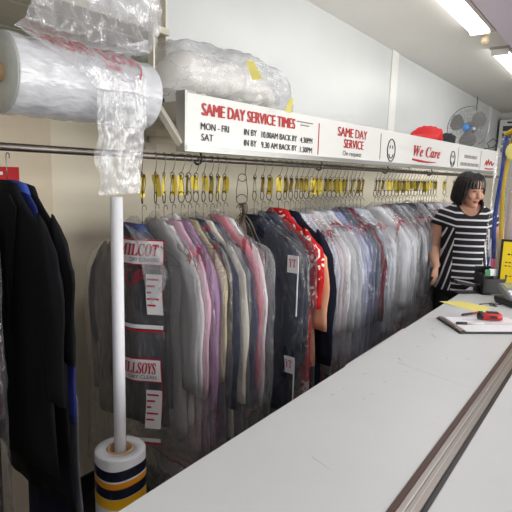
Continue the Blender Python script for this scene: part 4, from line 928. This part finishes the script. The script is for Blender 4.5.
# striped top
sm = bpy.data.materials.new('striped_jersey'); sm.use_nodes = True; N = sm.node_tree.nodes; Lk = sm.node_tree.links; bb = N['Principled BSDF']; bb.inputs['Roughness'].default_value = .85
tc = N.new('ShaderNodeTexCoord'); sx = N.new('ShaderNodeSeparateXYZ'); Lk.new(tc.outputs['Object'], sx.inputs[0])
def mth(op_, a, b=None, c=None):
    n = N.new('ShaderNodeMath'); n.operation = op_
    for i, q in enumerate((a, b, c)):
        if q is None: continue
        if isinstance(q, (int, float)): n.inputs[i].default_value = q
        else: Lk.new(q, n.inputs[i])
    return n.outputs[0]
axx = mth('ABSOLUTE', sx.outputs[0]); over = mth('MAXIMUM', mth('SUBTRACT', axx, .098), 0)
sl_side = mth('MULTIPLY', over, mth('COMPARE', 0, 0, 1)) ; up = mth('GREATER_THAN', sx.outputs[2], 1.235)
# side panels slope steeply below the bust; sleeves and yoke carry gently sloping stripes
hup = mth('MULTIPLY_ADD', over, -.3, sx.outputs[2]); hside = mth('ADD', mth('MULTIPLY', sx.outputs[2], .3), mth('MULTIPLY', over, 1.25))
side = mth('MULTIPLY', mth('GREATER_THAN', over, 0), mth('SUBTRACT', 1, up))
hh = mth('ADD', mth('MULTIPLY', hside, side), mth('MULTIPLY', hup, mth('SUBTRACT', 1, side)))
st_ = mth('LESS_THAN', mth('PINGPONG', hh, .0215), .0058)
cx_ = N.new('ShaderNodeMix'); cx_.data_type = 'RGBA'; Lk.new(st_, cx_.inputs[0]); cx_.inputs[6].default_value = lin((24, 25, 32)); cx_.inputs[7].default_value = lin((226, 226, 230)); Lk.new(cx_.outputs[2], bb.inputs['Base Color'])
mb = MB()
mb.rings([ring((0, cy-.002, z), rx+.012, ry+.012, 36) for z, rx, ry, cy in TOR[:-1]]+[ring((0, .012, 1.41), .075, .065, 36)])
for sg in (-1, 1):
    P_ = [Vector(p) for p in ARM[sg]]; mb.tube([P_[0]+Vector((-sg*.05, 0, .01)), P_[0], P_[1], P_[1]+(P_[2]-P_[1])*.12], [.05, .058, .058, .058], 20)
top = mb.build('striped_top', sm, wo, True)
baked(top, [('REMESH', dict(mode='VOXEL', voxel_size=.006)), ('SMOOTH', dict(factor=.5, iterations=3))])
bm = bmesh.new(); bm.from_mesh(top.data); kill = []
for f_ in bm.faces:
    c = f_.calc_center_median()
    neck = (c.x/.082)**2+((c.z-1.42)/(.112 if c.y < .02 else .05))**2 < 1
    arm_end = (abs(c.x) > .15 and abs(f_.normal.z+.95) < .1 and 1.18 < c.z < 1.27)
    if neck or c.z < .806 or arm_end: kill.append(f_)
bmesh.ops.delete(bm, geom=kill, context='FACES'); bm.to_mesh(top.data); bm.free()
# neckline frill
mb = MB(); pts = []
for k in range(40):
    q = 2*PI*k/40; x = .084*math.sin(q); fr = math.cos(q) > 0; z = 1.42-(.114 if fr else .05)*abs(math.cos(q)); 
    y = (-.112 if fr else .07)*abs(math.cos(q))**.6+.004; z = z-.0; pts.append((x, y*(.92 if fr else 1), z))
fr_r = MB(); fr_r.tube(pts, .009, 8, True); fr_r.build('neckline_trim', M['trousers'], top, True)
mb = MB()
for sg in (-1, 1):
    mb.tube([(sg*.085, 0, .87), (sg*.088, -.003, .65), (sg*.088, 0, .46), (sg*.088, .01, .28), (sg*.088, .015, .06)], [.096, .086, .072, .068, .066], 22)
mb.rings([ring((0, 0, z), rx, ry) for z, rx, ry in ((.78, .172, .122), (.86, .18, .13), (.93, .172, .124))]); tr = mb.build('trousers', M['trousers'], wo, True)
baked(tr, [('REMESH', dict(mode='VOXEL', voxel_size=.01)), ('SMOOTH', dict(factor=.5, iterations=3))])
for sg in (-1, 1):
    MB().rings([ring((sg*.09, -.04, z), w2, d, 20) for z, w2, d in ((.0, .044, .125), (.03, .046, .128), (.06, .040, .115), (.075, .03, .07))]).build('shoe', M['blackm'], wo, True)
MB().tube([Vector(ARM[-1][5])+Vector((0, -.01, -.005))+Vector((.031*math.cos(q), .022*math.sin(q), .022*math.sin(q))) for q in np.linspace(0, 2*PI, 25)[:-1]], .003, 6, True).build('bracelet', M['alu'], wo, True)
# hair: a full bob with a fringe
hv = []; nth, nph = 44, 30; vs = []; fs_ = []
mb = MB()
hs2 = [(-.118, .094, .0), (-.10, .104, 0), (-.06, .108, 0), (-.02, .106, 0), (.03, .102, 0), (.06, .095, 0), (.085, .08, 0), (.105, .055, 0), (.115, .025, 0)]
mb.rings([[H(superell(hw, hw*1.02, 2*PI*k/36, 2.1)[0]*.92, .012+superell(hw, hw*1.02, 2*PI*k/36, 2.1)[1]*1.0, z) for k in range(36)] for z, hw, _ in hs2])
hair = mb.build('hair', M['hair'], wo, True)
baked(hair, [('REMESH', dict(mode='VOXEL', voxel_size=.006)), ('SMOOTH', dict(factor=.5, iterations=3))])
bm = bmesh.new(); bm.from_mesh(hair.data); HI = HM.inverted(); kill = []
for f_ in bm.faces:
    c = HI @ (f_.calc_center_median()-HC)/.96
    fringe = .034-.010*abs(math.sin(c.x*90))+.25*max(0, abs(c.x)-.045)*-1
    if (c.y < -.035 and abs(c.x) < .072+.015*max(0, -c.z*5) and c.z < fringe) or c.z < -.111: kill.append(f_)
bmesh.ops.delete(bm, geom=kill, context='FACES')
for v_ in bm.verts:
    c = HI @ (v_.co-HC); v_.co += (HM @ Vector((c.x, c.y-.01, 0))).normalized()*.004*math.sin(math.atan2(c.y, c.x)*26+c.z*9)
bm.to_mesh(hair.data); bm.free()
sd_ = hair.modifiers.new('thickness', 'SOLIDIFY'); sd_.thickness = .012; sd_.offset = -1
for sg in (-1, 1):
    MB().tube([H(sg*.020, -.0905, .008), H(sg*.032, -.0895, .006), H(sg*.044, -.083, .009)], [.0015, .0035, .0015], 8).build('eye', M['hair'], wo, True)
    MB().tube([H(sg*.017, -.092, .026), H(sg*.032, -.0905, .03), H(sg*.048, -.081, .026)], [.002, .003, .0015], 8).build('eyebrow', M['brow'], wo, True)
MB().tube([H(-.024, -.089, -.066), H(-.010, -.0955, -.061), H(0, -.097, -.063), H(.010, -.0955, -.061), H(.024, -.089, -.066)], [.002, .0045, .004, .0045, .002], 8).tube([H(-.02, -.09, -.068), H(0, -.0965, -.072), H(.02, -.09, -.068)], [.002, .0055, .002], 8).build('lips', M['lip'], wo, True)
mb = MB().tube([(-.05, -.062, 1.385), (-.03, -.085, 1.35), (0, -.104, 1.325), (.03, -.085, 1.35), (.05, -.062, 1.385)], .0012, 6).build('necklace', M['alu'], wo, True)
